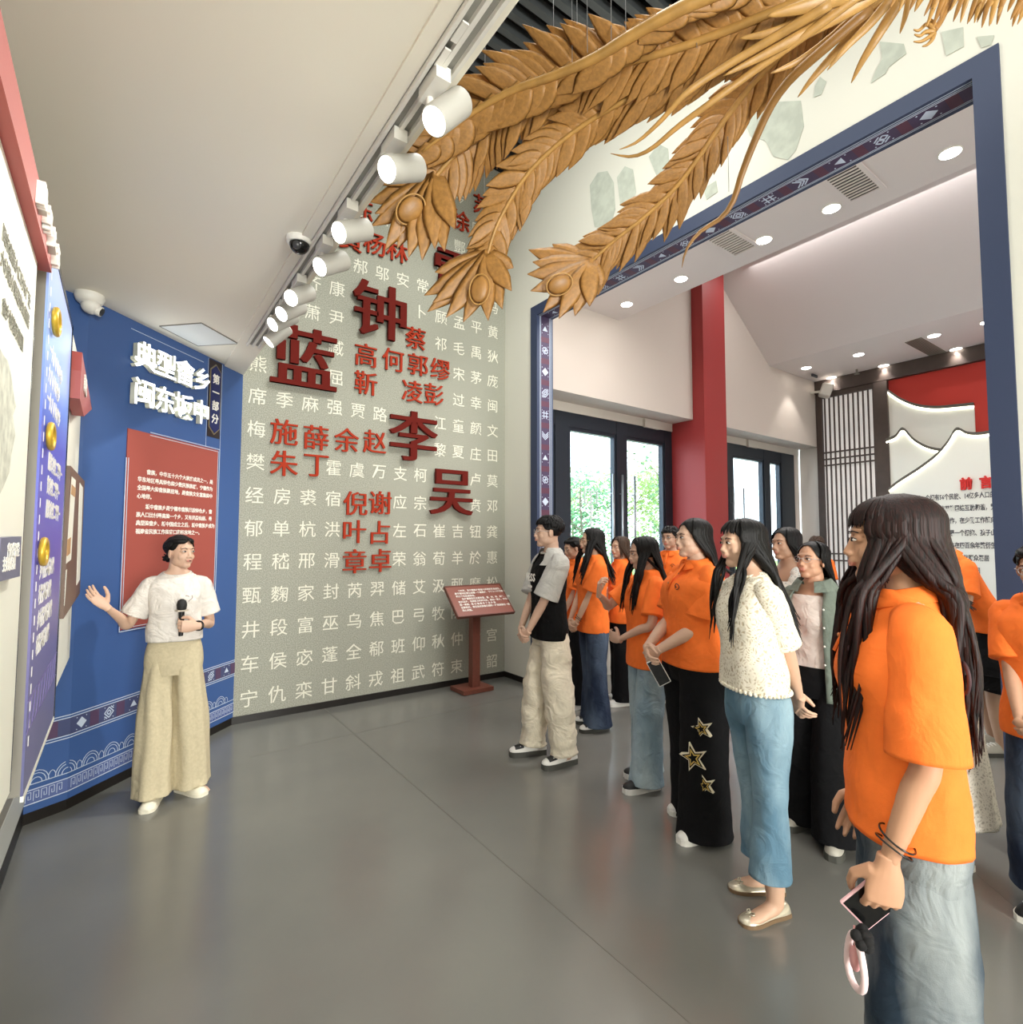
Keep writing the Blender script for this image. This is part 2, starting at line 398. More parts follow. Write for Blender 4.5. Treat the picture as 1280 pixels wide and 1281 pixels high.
T1 = ['　　畲族，中华五十六个大家庭成员之一，是', '华东地区最具特色的少数民族族群，宁德作为', '全国最大的畲族聚居地，是畲族文化富集的中', '心地带。', '　　坂中畲族乡是宁德市畲族风貌特色乡，畲', '族人口比例最高的一个乡，又有凤凰仙居、最', '典型的畲乡、新中国成立之后，坂中畲族乡成为', '福建省民族工作的窗口和标志地之一。']
for i, t in enumerate(T1):
    me = glyph(t, .037, .001, .0008, align='LEFT', spacing=.97)
    put('lettering', me, M_wht, bwM(.395, 2.02-.0565*i-(.0 if i < 4 else .012), .0065), rp)
# glowing title letters
M_glow = mat('lit_white_letters', (255, 255, 255), .4, emit=1.8, ecol=(245, 250, 255)); M_lside = mat('letter_side', (225, 225, 205), .5)
tt = tag(thing('title_lettering', 'two rows of glowing white raised characters 典型畲乡 闽东坂中 on the blue wall', 'sign', bw(.66, 2.7, .02)[:]))
for r, (row, zz) in enumerate((('典型畲乡', 2.795), ('闽东坂中', 2.545))):
    for c, chx in enumerate(row):
        me = glyph(chx, .192, .035, .003, res=2).copy(); me.materials.append(M_glow); me.materials.append(M_lside)
        for p in me.polygons: p.material_index = 0 if p.normal.z > .5 else 1
        s_ = .385+.178*c
        o = link('character', me, None, tt); o.matrix_local = Matrix.Translation(-tt.location) @ bwM(s_, zz-.012*c*0, .012)
        light('letter_backlight', 'POINT', bw(s_, zz, .035), .5, (.9, .95, 1), shadow_soft_size=.03)
# plaque 第一部分
pq = tag(thing('section_plaque', 'narrow navy plaque reading 第一部分 beside the glowing title', 'sign', bw(1.115, 2.7, .004)[:]))
pM = Matrix.Translation(-pq.location)
g = MB()
def bpoly(mbx, pts, o0, o1): mbx.prism([bw(a, b_, o0) for a, b_ in pts], bw(.5, 0, o1)-bw(.5, 0, o0))
bpoly(g, [(1.043, 2.385), (1.187, 2.385), (1.187, 3.01), (1.043, 3.01)], .002, .006); o = g.build('back_plate', mat('dark_brown_plate', (42, 34, 38), .5), pq); o.matrix_local = pM
g = MB(); bpoly(g, [(1.052, 2.46), (1.115, 2.405), (1.178, 2.46), (1.178, 2.93), (1.115, 2.985), (1.052, 2.93)], .006, .010); o = g.build('gold_rim', mat('brass', (150, 140, 110), .4, .5), pq); o.matrix_local = pM
g = MB(); bpoly(g, [(1.060, 2.465), (1.115, 2.418), (1.170, 2.465), (1.170, 2.925), (1.115, 2.972), (1.060, 2.925)], .010, .013); o = g.build('navy_face', mat('navy_face', (22, 36, 92), .4), pq); o.matrix_local = pM
for k, cx in enumerate('第一部分'): put('character', glyph(cx, .082, .002, .002), M_wht, bwM(1.115, 2.86-.108*k, .0135), pq)
# ---------------------------------------------------------------- name wall characters
CX = lambda c: .94+.2292*c
RZ = lambda r: .197+.2935*r
rows = {0: '宁仇栾甘斜戎祖武符束司韶', 1: '车侯宓蓬全郗班仰秋仲伊宫', 2: '井段富巫乌焦巴弓牧隗山谷', 3: '甄麴家封芮羿储艾汲邴糜松', 4: '程嵇邢滑  荣翁荀羊於惠', 5: '郁单杭洪  左石崔吉钮龚',
        6: '经房裘宿  应宗  贲邓', 7: '樊  霍虞万支柯  卢莫', 8: '梅       黎夏庄田', 9: '席季麻强贾路  江童颜文', 10: '熊  屈     过幸闽', 11: '   臧     宋茅庞', 12: '  萧尹    祁毛禹狄', 13: '  齐康   卜顾孟平黄',
        14: '  乐华郝邬安常   马', 15: '   时    俞任袁柳', 16: '    段百   酆鲍史', 17: '    佘    费廉', 18: '     水窦章云岑'}
M_wc = mat('white_wall_characters', (226, 224, 208), .6)
for r, t in rows.items():
    for c, chx in enumerate(t):
        if chx == ' ' : continue
        if (r, c) in ((0, 4),): pass
        if RZ(r) > 5.7: continue
        me = glyph(chx, .158, .002, 0)
        put('character', me, M_wc, basis((1, 0, 0), (0, 0, 1), (0, -1, 0), (CX(c), YN, RZ(r))), wn)
M_mar = mat('maroon_letters', (98, 30, 24), .85, spec=.1); M_rust = mat('rust_red_letters', (164, 56, 36), .85, spec=.1)
big = [('蓝', 1.325, 3.255, .62, 'leftmost, just under the end of the lamp track'), ('钟', 2.05, 3.88, .60, 'near the wall centre, over 高 and 何'), ('雷', 2.93, 4.50, .60, 'half hidden behind a curled feather tip'),
       ('李', 2.437, 2.645, .56, 'right of 赵 and below 凌'), ('吴', 2.895, 2.085, .55, 'lowest of the big ones, right of 谢')]
PY = dict(zip('蓝钟雷李吴施薛余赵朱丁倪谢叶占章卓高何郭缪蔡靳凌彭杨林黄徐苏陈', 'Lan Zhong Lei Li Wu Shi Xue Yu Zhao Zhu Ding Ni Xie Ye Zhan Zhang Zhuo Gao He Guo Miao Cai Jin Ling Peng Yang Lin Huang Xu Su Chen'.split()))
def redchar(chx, x, z, size, label, m_, th, off, song, soff):
    t = tag(thing('raised_character', label, 'sign character', (x, YN, z), group='raised red surname characters'))
    put('face', glyph(chx, size, th, off, song, res=3), m_, basis((1, 0, 0), (0, 0, 1), (0, -1, 0), (x, YN-soff, z)), t)
    s = MB()
    for dx, dz in ((-.06, .0), (.06, -.04)): s.cyl((dx*size/.6, 0, dz), (dx*size/.6, -soff, dz), .006, 6)
    s.build('standoff', M_grey, t)
for chx, x, z, sz, lab in big:
    redchar(chx, x, z, sz, 'big maroon raised character %s (%s), %s' % (chx, PY[chx], lab), M_mar, .035, .002, .013, .035)
small = [('施', 355, 541), ('薛', 395, 548), ('余', 433, 551), ('赵', 468, 553), ('朱', 355, 580), ('丁', 395, 583), ('倪', 444, 630), ('谢', 475, 629), ('叶', 443, 665), ('占', 475, 666), ('章', 443, 702), ('卓', 475, 701),
         ('高', 457, 445), ('何', 491, 451), ('郭', 522, 457), ('缪', 550, 463), ('蔡', 519, 424), ('靳', 457, 480), ('凌', 515, 490), ('彭', 542, 494), ('杨', 468, 306), ('林', 496, 315), ('黄', 438, 300), ('徐', 575, 277), ('苏', 602, 258), ('陈', 452, 262)]
nb = {'施': 'left end of its row, beside 薛', '薛': 'between 施 and 余', '余': 'between 薛 and 赵', '赵': 'just left of big 李', '朱': 'below 施', '丁': 'below 薛', '倪': 'top left of the six below', '谢': 'left of 应 and big 吴', '叶': 'between 倪 and 章', '占': 'between 谢 and 卓', '章': 'below 叶', '卓': 'below 占',
      '高': 'below big 钟', '何': 'between 高 and 郭', '郭': 'below 蔡', '缪': 'right of 郭', '蔡': 'right of the foot of big 钟', '靳': 'below 高', '凌': 'above big 李', '彭': 'right of 凌', '杨': 'under a lit track lamp', '林': 'tucked under the feather tip', '黄': 'partly behind a track lamp', '徐': 'between two feather tips', '苏': 'between the feathers near the wall corner', '陈': 'mostly behind the first feather'}
for chx, u, v in small:
    p = onp(u, v, 'y', YN); redchar(chx, p.x, p.z, .25, 'small rust red raised character %s (%s), %s' % (chx, PY[chx], nb[chx]), M_rust, .016, .0, .0034, .012)
# ================================================================ track lamps, domes
M_lw = mat('white_lamp_metal', (226, 224, 216), .4); M_lens = mat('lit_lens', (255, 255, 255), .4, emit=9, ecol=(255, 252, 240)); M_blk = mat('black_plastic', (14, 14, 15), .15)
tk = tag(thing('lamp_track', 'long white lamp track recessed along the edge of the low ceiling', 'lamp track', (.745, 1.5, HC)))
g = MB()
g.bb((.70, -4.9, HC-.034), (.712, 4.3, HC-.012)).bb((.738, -4.9, HC-.034), (.752, 4.3, HC-.012)).bb((.778, -4.9, HC-.034), (.79, 4.3, HC-.012))
o = g.build('rail', M_lw, tk); o.matrix_local = Matrix.Translation((-.745, -1.5, -HC))
g = MB().bb((.70, -4.9, HC-.016), (.79, 4.3, HC-.011)); o = g.build('slot', mat('slot_grey', (150, 148, 140), .5), tk); o.matrix_local = Matrix.Translation((-.745, -1.5, -HC))
for yy in (1.22, 1.32): o = MB().bb((.716, yy, HC-.036), (.736, yy+.07, HC-.03)).build('end_feed', M_lw, tk); o.matrix_local = Matrix.Translation((-.745, -1.5, -HC))
M_lh = mat('lamp_housing', (176, 174, 166), .5); M_in = mat('reflector', (210, 210, 205), .3)
lens_px = [(543, 152, (-.62, -.10, -.75)), (484, 212, (-.80, -.22, -.50)), (424, 291, (-.80, -.25, -.48)), (400, 334, (-.78, -.25, -.55)), (364, 373, (-.70, -.45, -.55)), (352, 393, (-.75, -.3, -.6)), (341, 406, (-.8, -.2, -.6)), (336, 428, (-.7, .1, -.75))]
ords = ['largest and nearest track spotlight, tube pointing down left', 'second track spotlight from the camera side', 'third track spotlight, just above the black dome camera', 'fourth track spotlight, just right of the black dome camera', 'fifth track spotlight, first of the tightly packed far ones', 'sixth track spotlight in the tightly packed far group', 'seventh track spotlight, last but one before the blue wall', 'eighth and farthest track spotlight above character 蓝']
for i, (u, v, a) in enumerate(lens_px):
    a = Vector(a).normalized(); f = onp(u, v, 'z', 2.84); back = f-a*.165
    t = tag(thing('track_spotlight', 'white cylindrical lamp, lit: '+ords[i], 'spotlight', (.745, back.y, HC-.03), group='white spotlights on the lamp track'))
    T0 = Matrix.Translation(-t.location)
    R_ = .046
    g = MB(); g.tube([back, back+a*.006, f-a*.004, f], [R_-.006, R_, R_, R_-.003], 28, up=(.1, 1, .2)); o = g.build('housing', M_lh, t, True, angle=40); o.matrix_local = T0
    g = MB(); g.tube([f-a*.002, f+a*.0015], [R_-.006]*2, 24, up=(.1, 1, .2)); o = g.build('lens', M_lens, t); o.matrix_local = T0
    mid = back+a*.05
    g = MB(); g.box((.745, back.y, HC-.048), (.05, .12, .045)).cyl((.745, back.y+.03, HC-.06), (.745, back.y+.03, HC-.10), .012, 12)
    o = g.build('adaptor', M_lw, t); o.matrix_local = T0
    g = MB(); g.tube(catmull([(.745, back.y+.03, HC-.095), (.745, back.y+.045, HC-.125), mid+Vector((0, .05, .01)), mid+Vector((0, .046, 0))], 4), .007, 8); o = g.build('yoke', M_lw, t, True); o.matrix_local = T0
    light('track_beam', 'SPOT', f+a*.012, 15, (1, .97, .9), f+a, spot_size=1.25, spot_blend=.7, shadow_soft_size=.035)
for k, yy in enumerate((.2, -.9, -2.0)):
    light('track_beam', 'SPOT', (.66, yy, 2.88), 26, (1, .97, .9), (-.3, yy+.2, 1.4), spot_size=1.3, spot_blend=.7, shadow_soft_size=.035)
# lamps on the hall side lighting the name wall and the presenter
light('hall_beam', 'SPOT', (2.6, 1.6, 5.6), 190, WARM, (2.1, 5.15, 3.2), spot_size=1.1, spot_blend=.8, shadow_soft_size=.05)
light('hall_beam', 'SPOT', (2.9, 2.9, 4.9), 240, WARM, (.1, 4.1, 1.0), spot_size=.75, spot_blend=.8, shadow_soft_size=.05)
# black dome camera
t = tag(thing('dome_camera', 'black glass dome camera with a white collar on the ceiling near the track', 'camera', (.655, 2.665, HC)))
g = MB(); g.tube([(0, 0, 0), (0, 0, -.018), (0, 0, -.028)], [.062, .062, .054], 32, up=(0, 1, 0)); g.build('collar', M_lw, t, True, angle=40)
g = MB(); g.ell((0, 0, -.026), (.047, .047, .048), 24, 14); g.build('dome', M_blk, t, True)
g = MB(); g.tube([(0, 0, -.03), (-.02, -.03, -.05), (-.024, -.038, -.055)], [.02, .02, .016], 12); g.build('lens_barrel', mat('lens_grey', (60, 60, 62), .3), t, True)
t = tag(thing('turret_camera', 'white turret camera hanging from the ceiling corner by the blue wall', 'camera', (-.20, 4.02, HC)))
g = MB(); g.tube([(0, 0, 0), (0, 0, -.02), (0, 0, -.045), (0, 0, -.06)], [.072, .075, .066, .05], 28, up=(0, 1, 0)); g.build('base', M_lw, t, True, angle=50)
g = MB(); g.ell((.01, -.01, -.075), (.05, .05, .045), 22, 14); g.tube([(.02, -.01, -.085), (.06, -.02, -.10)], [.03, .03], 16); g.build('ball', M_lw, t, True)
g = MB(); g.cyl((.06, -.02, -.10), (.064, -.021, -.102), .024, 16); g.build('lens', M_blk, t)
# ceiling access hatch
A_ = [Vector(p) for p in ((.39, 4.10, HC), (.655, 4.37, HC), (.42, 4.60, HC), (.165, 4.33, HC))]
g = MB(); g.prism([p+Vector((0, 0, -.004)) for p in A_], (0, 0, .003)); hp = g.build('hatch_panel', mat('hatch_white', (222, 226, 224), .6), cl)
g = MB()
for i in range(4):
    a, b_ = A_[i], A_[(i+1) % 4]; d_ = (b_-a).normalized(); n_ = Vector((-d_.y, d_.x, 0))*.003
    g.prism([a-n_-Vector((0, 0, .006)), b_-n_-Vector((0, 0, .006)), b_+n_-Vector((0, 0, .006)), a+n_-Vector((0, 0, .006))], (0, 0, .006))
g.build('hatch_joint', M_grey, cl)

# ================================================================ left wall boards
Q0 = -9
def q(mbx, pts, X, th=.004):
    P_ = [onp(u, v, 'x', X) for u, v in pts]
    for p in P_: p.y = max(p.y, Q0)
    mbx.prism(P_, (-th, 0, 0))
def rootat(name, label, cat, p): return tag(thing(name, label, cat, p[:]))
def child(g, name, m, t, smooth=False): o = g.build(name, m, t, smooth); o.matrix_local = Matrix.Translation(-t.location); return o
M_cream = mat('cream_printed_panel', (240, 240, 226), .5); M_hred = mat('dusty_red_header', (172, 82, 76), .5)
X1 = -.21
t = rootat('map_board', 'tall cream board with a faint map under the red header on the left wall', 'display board', Vector((X1, 1.2, .93)))
yr = onp(12.2, 991, 'x', X1).y; zb = onp(12.2, 991, 'x', X1).z; zt = onp(46, 341, 'x', X1).z
ZH = onp(64.4, 341.6, 'x', -.185).z
child(MB().bb((-.379, -1.2, zb), (X1, yr, ZH-.001)), 'panel', M_cream, t)
child(MB().bb((X1-.02, yr, zb), (X1+.001, yr+.004, ZH-.001)), 'edge_strip', M_blk, t)
g = MB(); q(g, [(0, 436), (4, 444), (10, 452), (14, 470), (18, 500), (20, 508), (16, 520), (19, 545), (14, 570), (12, 590), (4, 610), (0, 618)], X1+.002, .002)
child(g, 'map_print', mat('map_grey', (200, 202, 188), .7, var=.2, vscale=30), t)
M_gtx = mat('grey_print', (120, 118, 104), .6)
def ltext(txt, size, u, v, X, m_, t, name='lettering', off=.0005, ext=.001, align='LEFT', **k):
    p = onp(u, v, 'x', X); me = glyph(txt, size, ext, off, align=align, **k)
    # text running away from the camera along +y reads left to right from the room: x axis = -y mirrored is wrong, so x axis = +y, normal = +x
    o = link(name, me if not len(me.materials) else me.copy(), m_, t)
    if len(o.data.materials) and o.data.materials[0] != m_: o.data.materials.clear(); o.data.materials.append(m_)
    o.matrix_local = Matrix.Translation(-t.location) @ basis((0, 1, 0), (0, 0, 1), (1, 0, 0), p); return o
for k, (u, v, s_) in enumerate(((3, 290, '闽东畲族人口分布广泛'), (1, 322, '大分散小聚居依山而居'), (3, 382, '畲乡村落示意图'))):
    ltext(s_, .04, u, v, X1+.001, M_gtx, t)
t = rootat('caption_plaque', 'small slate grey caption plaque with two white lines on the map board', 'plaque', onp(14, 700, 'x', X1))
M_slate = mat('slate_plaque', (110, 112, 136), .5)
g = MB(); q(g, [(1, 673), (27, 671), (25, 721), (-2, 728)], X1+.02, .019); child(g, 'plate', M_slate, t)
ltext('畲民族迁徙', .032, 9, 690, X1+.0205, M_wht, t, off=.001); ltext('主要路线图', .032, 3, 708, X1+.0205, M_wht, t, off=.001)
# red header
X2 = -.185
t = rootat('red_header', 'dusty red header box with white raised characters above the map board', 'sign', Vector((X2, 1.9, 2.4)))
ye = onp(64.4, 341.6, 'x', X2).y; zl = onp(64.4, 341.6, 'x', X2).z; zt2 = onp(68, 309, 'x', X2).z
child(MB().bb((-.379, -1.2, zl), (X2, ye, zt2)), 'box', M_hred, t)
for k, cx in enumerate('殷切关怀'):
    p = onp(47, 200, 'x', X2)
    o = link('character', glyph(cx, .064, .016, .001).copy(), M_wht, t); o.matrix_local = Matrix.Translation(-t.location) @ basis((0, 1, 0), (0, 0, 1), (1, 0, 0), (X2, p.y+.03+.108*k, (zl+zt2)/2))
# blue display
def grad_mat():
    M = mat('blue_violet_screen_print', (80, 90, 170), .35); N, L, P = nodes(M)
    tc = N.new('ShaderNodeTexCoord'); sp = N.new('ShaderNodeSeparateXYZ'); L.new(tc.outputs['Object'], sp.inputs[0])
    mr = N.new('ShaderNodeMapRange'); mr.inputs[1].default_value = .85; mr.inputs[2].default_value = 2.45; L.new(sp.outputs[2], mr.inputs[0])
    cr = N.new('ShaderNodeValToRGB'); E_ = cr.color_ramp.elements
    E_[0].position = 0; E_[0].color = lin((70, 72, 110))+(1,); E_[1].position = 1; E_[1].color = lin((150, 165, 210))+(1,)
    for p_, c_ in ((.25, (86, 80, 130)), (.45, (80, 76, 160)), (.65, (66, 84, 180)), (.82, (120, 150, 215))):
        e = E_.new(p_); e.color = lin(c_)+(1,)
    L.new(mr.outputs[0], cr.inputs[0]); L.new(cr.outputs[0], P.inputs['Base Color'])
    L.new(cr.outputs[0], P.inputs['Emission Color']); P.inputs['Emission Strength'].default_value = .35; return M
X3 = -.20
t = rootat('timeline_display', 'tall blue violet lit display with gold rings and white text on the left wall', 'display', Vector((X3, 2.6, .83)))
y0 = onp(29, 985, 'x', X3).y; y1 = onp(68, 884, 'x', X3).y; zb = .82; zt = 2.475
child(MB().bb((-.379, y0, zb+.01), (X3-.006, y1, zt)), 'carcass', M_grey, t)
g = MB().bb((X3-.006, y0, zb+.008), (X3, y1-.02, zt-.02)); child(g, 'screen', grad_mat(), t)
child(MB().bb((X3-.01, y1-.02, zb), (X3+.003, y1, zt)).bb((X3-.01, y0, zt-.02), (X3+.003, y1, zt)), 'black_frame', M_blk, t)
child(MB().bb((X3-.006, y0, zb-.008), (X3+.002, y1, zb+.008)), 'bottom_edge', M_cream, t)
g = MB(); zz = .95
while zz < 2.4: g.bb((X3, y0+.055, zz), (X3+.001, y0+.065, zz+.028)); zz += .05
child(g, 'dashed_line', M_wht, t)
M_gold = mat('gold_ring', (220, 180, 60), .35, .4)
for (u, v) in ((71, 403), (64, 546), (55, 690)):
    p = onp(u, v, 'x', X3+.012); g = MB(); n_ = 24
    P_ = [p+Vector((0, .055*math.cos(2*PI*k/n_), .036*math.sin(2*PI*k/n_))) for k in range(n_)]
    g.tube(P_, .009, 8, closed=True, up=(1, 0, 0)); g.tube([p-Vector((.011, 0, 0)), p+Vector((.001, 0, 0))], .022, 12, up=(0, 1, 0)); child(g, 'gold_ring', M_gold, t, True)
for (u, v, s_, lines) in ((60, 430, '一九八八年畲乡', 3), (58, 575, '脱贫攻坚二零零一', 3), (47, 716, '乡村振兴新时代', 4)):
    p0 = onp(u, v, 'x', X3)
    for k in range(lines):
        o = ltext(s_[(k % 2):], .062, u, v, X3+.0005, M_wht, t, off=.002); o.location.z -= .078*k; o.location.y += .05
g = MB()
for k in range(9): bar(g, lambda u_, v_, w=0: Vector((X3+.0005+.001*w, u_, v_)), (y0+.03+.09*k, 1.0), (y0+.10+.09*k, 1.09), .012)
for zz in (1.0, 1.09): bar(g, lambda u_, v_, w=0: Vector((X3+.0005+.001*w, u_, v_)), (y0+.0, zz), (y1-.03, zz), .006)
child(g, 'ladder_print', mat('violet_print', (132, 122, 178), .6), t)
# second cream board with red header and photo shelf
X4 = -.215; Q0 = y1+.013
t = rootat('photo_board', 'narrow cream board beyond the blue display, with small framed photographs', 'display board', Vector((X4, 3.5, 1)))
p = onp(71, 858, 'x', X4); ye4 = onp(89, 800, 'x', X4).y
child(MB().bb((-.379, y1+.01, p.z), (X4, min(ye4+.1, 4.0), 2.52)), 'panel', M_cream, t)
M_br = mat('brown_photo_frame', (110, 84, 66), .5); M_tan = mat('tan_print', (190, 150, 105), .6)
g = MB(); q(g, [(88, 582), (106, 602), (100, 742), (78, 776)], -.185, .028); child(g, 'photo_frame', M_br, t)
g = MB(); q(g, [(90, 596), (95, 601), (89, 700), (83, 705)], -.184, .002); child(g, 'photo', M_cream, t)
g = MB(); q(g, [(90, 606), (95, 611), (94, 622), (89, 618)], -.183, .002); q(g, [(85, 675), (89, 672), (88, 692), (84, 696)], -.183, .002); child(g, 'photo_patch', M_tan, t)
g = MB(); q(g, [(80, 715), (84, 712), (81, 756), (77, 762)], -.184, .002); q(g, [(100, 604), (104, 610), (100, 725), (96, 732)], -.183, .002); child(g, 'photo', M_cream, t)
t = rootat('small_red_header', 'small red header box with white characters above the far cream board', 'sign', onp(105, 480, 'x', -.18))
g = MB(); q(g, [(95, 436), (103, 441), (115, 512), (105, 521), (95, 482)], -.165, .045); child(g, 'box', M_hred, t)
ltext('薪火', .08, 106, 484, -.164, M_wht, t, off=.003, ext=.006, align='CENTER')

# ================================================================ sign stand
M_sb = mat('red_brown_lacquer', (112, 62, 48), .45, var=.08, vscale=30); M_sf = mat('red_brown_plate', (140, 80, 66), .4)
t = rootat('sign_stand', 'red brown lectern sign on a post in front of the name wall', 'sign stand', Vector((3.03, 4.86, 0)))
child(MB().bb((2.84, 4.72, .005), (3.20, 5.0, .045)), 'base', M_sb, t); child(MB().bb((2.99, 4.80, .045), (3.08, 4.88, .93)), 'post', M_sb, t)
a = Vector((2.73, 4.66, .80)); ex = Vector((1, 0, 0)); ey = Vector((0, .29, .285)).normalized(); ez = ex.cross(ey)
SM = basis(ex, ey, ez, a+ex*.35+ey*.203)
g = MB(); g.box((0, 0, -.015), (.70, .406, .03)); g.box((0, .198, .003), (.70, .01, .006)).box((0, -.198, .003), (.70, .01, .006)).box((-.345, 0, .003), (.01, .406, .006)).box((.345, 0, .003), (.01, .406, .006))
o = g.build('tray', M_sb, t); o.matrix_local = Matrix.Translation(-t.location) @ SM
g = MB(); g.box((0, 0, .001), (.675, .38, .002)); o = g.build('plate', M_sf, t); o.matrix_local = Matrix.Translation(-t.location) @ SM
TX = ['　　1985年，坂中畲族乡经省人民政府批准成立，', '是宁德地区建立的第一个畲族乡，下辖十八个行政村', '和三个社区居委会。', '　　全乡畲族姓氏主要有蓝、雷、钟、李、吴等，其余', '姓氏众多，各族群众和睦共处，亲如一家人，中华民', '族一家亲。姓 氏 墙 展 示 了 全 乡 的', '百家姓氏，象征各民族像石榴籽一样紧紧抱在一起，', '同心共筑。']
for i, s_ in enumerate(TX):
    o = link('lettering', glyph(s_, .0285, .0006, .0006, align='LEFT', spacing=.93).copy(), M_wht, t)
    o.matrix_local = Matrix.Translation(-t.location) @ SM @ Matrix.Translation((-.27, .13-.037*i, .0025))

# ================================================================ carved feathers
M_wood = mat('carved_golden_wood', (164, 118, 60), .42, var=.16, vscale=14, bump=.25, bscale=70)
M_wood2 = mat('carved_golden_wood_light', (184, 140, 76), .4, var=.12, vscale=14, bump=.2, bscale=70)
ph = tag(thing('phoenix_carving', 'large hanging golden wooden bird carving with long tail feathers', 'sculpture', at(1250, -120, 2.2)[:]))
PM = Matrix.Translation(-ph.location)
def barb_mesh(name, curve=.35, w=.5, ridges=2, th=.16):
    """unit leaf: along +x, bends toward +y"""
    g = MB(); n = 7; rows = []
    for i in range(n):
        t_ = i/(n-1); cx = t_; cy = curve*t_*t_; hw = w*.5*(.62+.38*math.sin(PI*min(1, t_*1.15)))*(1 if t_ < .7 else max(.06, 1-((t_-.7)/.3)**1.6))
        pr_ = []
        for k, (a, h) in enumerate(((-1, 0), (-.55, 1), (0, .45), (.55, 1), (1, 0), (0, -1.0))):
            pr_.append((cx, cy+a*hw, h*th*.5*(1-.5*t_)))
        rows.append(pr_)
    g.grid(rows, True); g._f([5, 4, 3, 2, 1, 0]); b_ = (n-1)*6; g._f([b_+k for k in range(6)])
    return mkmesh(name, g.V, g.F, True)
BM = [barb_mesh('barb_a', .32), barb_mesh('barb_b', .42, .46), barb_mesh('barb_c', .22, .55)]
for b_ in BM: b_.materials.append(M_wood)
BL = barb_mesh('lobe', .25, .5, th=.10); BL.materials.append(M_wood)
def resample(P, n):
    P = catmull(P, 10); d_ = [0]
    for a, b_ in zip(P, P[1:]): d_.append(d_[-1]+(b_-a).length)
    out = []; j = 0
    for i in range(n):
        s_ = d_[-1]*i/(n-1)
        while j < len(d_)-2 and d_[j+1] < s_: j += 1
        f = (s_-d_[j])/max(1e-9, d_[j+1]-d_[j]); out.append(P[j].lerp(P[j+1], f))
    return out, d_[-1]
def feather(px, n, Lu, Ll, r0, r1, wk=1.3, name='tail_feather', mrach=None, sweep=.55, rough=0, eye=None, rr=random.Random(3)):
    P, L = resample([at(*p) for p in px], n+1)
    N0 = (CAM-P[len(P)//2]).normalized()
    g = MB(); P2, _ = resample([at(*p) for p in px], 60)
    g.tube([PM @ p for p in P2], [r0+(r1-r0)*(i/59)**.8 for i in range(60)], 10, up=N0)
    f = g.build(name, mrach or M_wood2, ph, True)
    step = L/n
    for i in range(1, n):
        p = P[i]; tip = (P[i-1]-P[i+1]).normalized(); u = i/n
        sd = tip.cross(N0).normalized(); 
        for sgn, Lf in ((1, Ll), (-1, Lu)):
            if Lf is None: continue
            ln_ = Lf(u)*(1+rr.uniform(-.12, .12))
            if ln_ <= .01: continue
            d_ = (tip*sweep+sd*sgn*(1-sweep*.35)+N0*rr.uniform(-.15, .12)).normalized()
            yv = (tip-d_*tip.dot(d_)).normalized(); zv = d_.cross(yv)
            if zv.dot(N0) < 0: zv = -zv
            o = link('barb', BM[rr.randrange(3)], None, f)
            ws = step*wk*2.0
            o.matrix_local = basis(d_*ln_, yv*ws, zv*min(.09, .05+ws*.4), PM @ (p+zv*(-.004+rr.uniform(-.003, .003))))
    return f
def eye(f, o_px, c_px, tips, r, d0, w):
    O = at(o_px[0], o_px[1], d0); Cc = at(c_px[0], c_px[1], d0-.03); N0 = (CAM-Cc).normalized()
    for k, (u, v) in enumerate(tips):
        T = at(u, v, d0+.02*(k % 2)); d_ = T-O; ln_ = d_.length; dn = d_.normalized(); side = N0.cross(dn).normalized()
        cr = (Cc-O).normalized().cross(dn).dot(N0)
        yv = side if cr > 0 else -side; zv = dn.cross(yv); 
        if zv.dot(N0) < 0: zv = -zv
        # start a bit sideways so the curved leaf ends on its tip
        d2 = (T-yv*ln_*.10-O); ln2 = d2.length; dn2 = d2.normalized(); yv2 = (yv-dn2*yv.dot(dn2)).normalized(); zv2 = dn2.cross(yv2)
        if zv2.dot(N0) < 0: zv2 = -zv2
        o = link('lobe', BL, None, f); o.matrix_local = basis(dn2*ln2, yv2*(w/.5), zv2*.22, PM @ (O+N0*(.004*k)))
    g = MB(); a = (O-Cc).normalized(); side = N0.cross(a)
    g.ell((0, 0, 0), (r, r*.78, r*.24), 20, 12); 
    o = g.build('eye_spot', M_wood, f, True); o.matrix_local = basis(a, side, N0, PM @ (Cc+N0*.035))
    g = MB(); P_ = [Vector((math.cos(2*PI*k/28)*r*1.18, math.sin(2*PI*k/28)*r*.93, 0)) for k in range(28)]; g.tube(P_, .005, 6, closed=True, up=(0, 0, 1))
    o = g.build('eye_ring', M_wood2, f, True); o.matrix_local = basis(a, side, N0, PM @ (Cc+N0*.035))
fA = feather([(528, 190, 2.86), (560, 165, 2.82), (590, 142, 2.78), (640, 114, 2.7), (690, 96, 2.62), (740, 75, 2.52), (790, 45, 2.42), (850, 12, 2.32), (920, -20, 2.25), (1000, -60, 2.2)], 27, lambda u: .13+.09*math.sin(PI*min(1, u*1.5)), None, .007, .034, 2.1, sweep=.7)
f1 = feather([(533, 236, 2.98), (565, 198, 2.94), (600, 165, 2.9), (650, 127, 2.8), (700, 102, 2.72), (760, 84, 2.62), (830, 66, 2.52), (900, 42, 2.42), (960, 18, 2.32), (1040, -15, 2.22)], 47, lambda u: .26-.06*u, lambda u: .26+.07*math.sin(PI*min(1, u*1.6+.05)) if u < .6 else .28-.08*u, .011, .020, 1.75, sweep=.55)
eye(f1, (548, 222), (514, 262), [(485, 232), (466, 258), (474, 272), (469, 286), (480, 309), (494, 306), (508, 318), (524, 322), (538, 308), (550, 312), (560, 286)], .075, 2.98, .13)
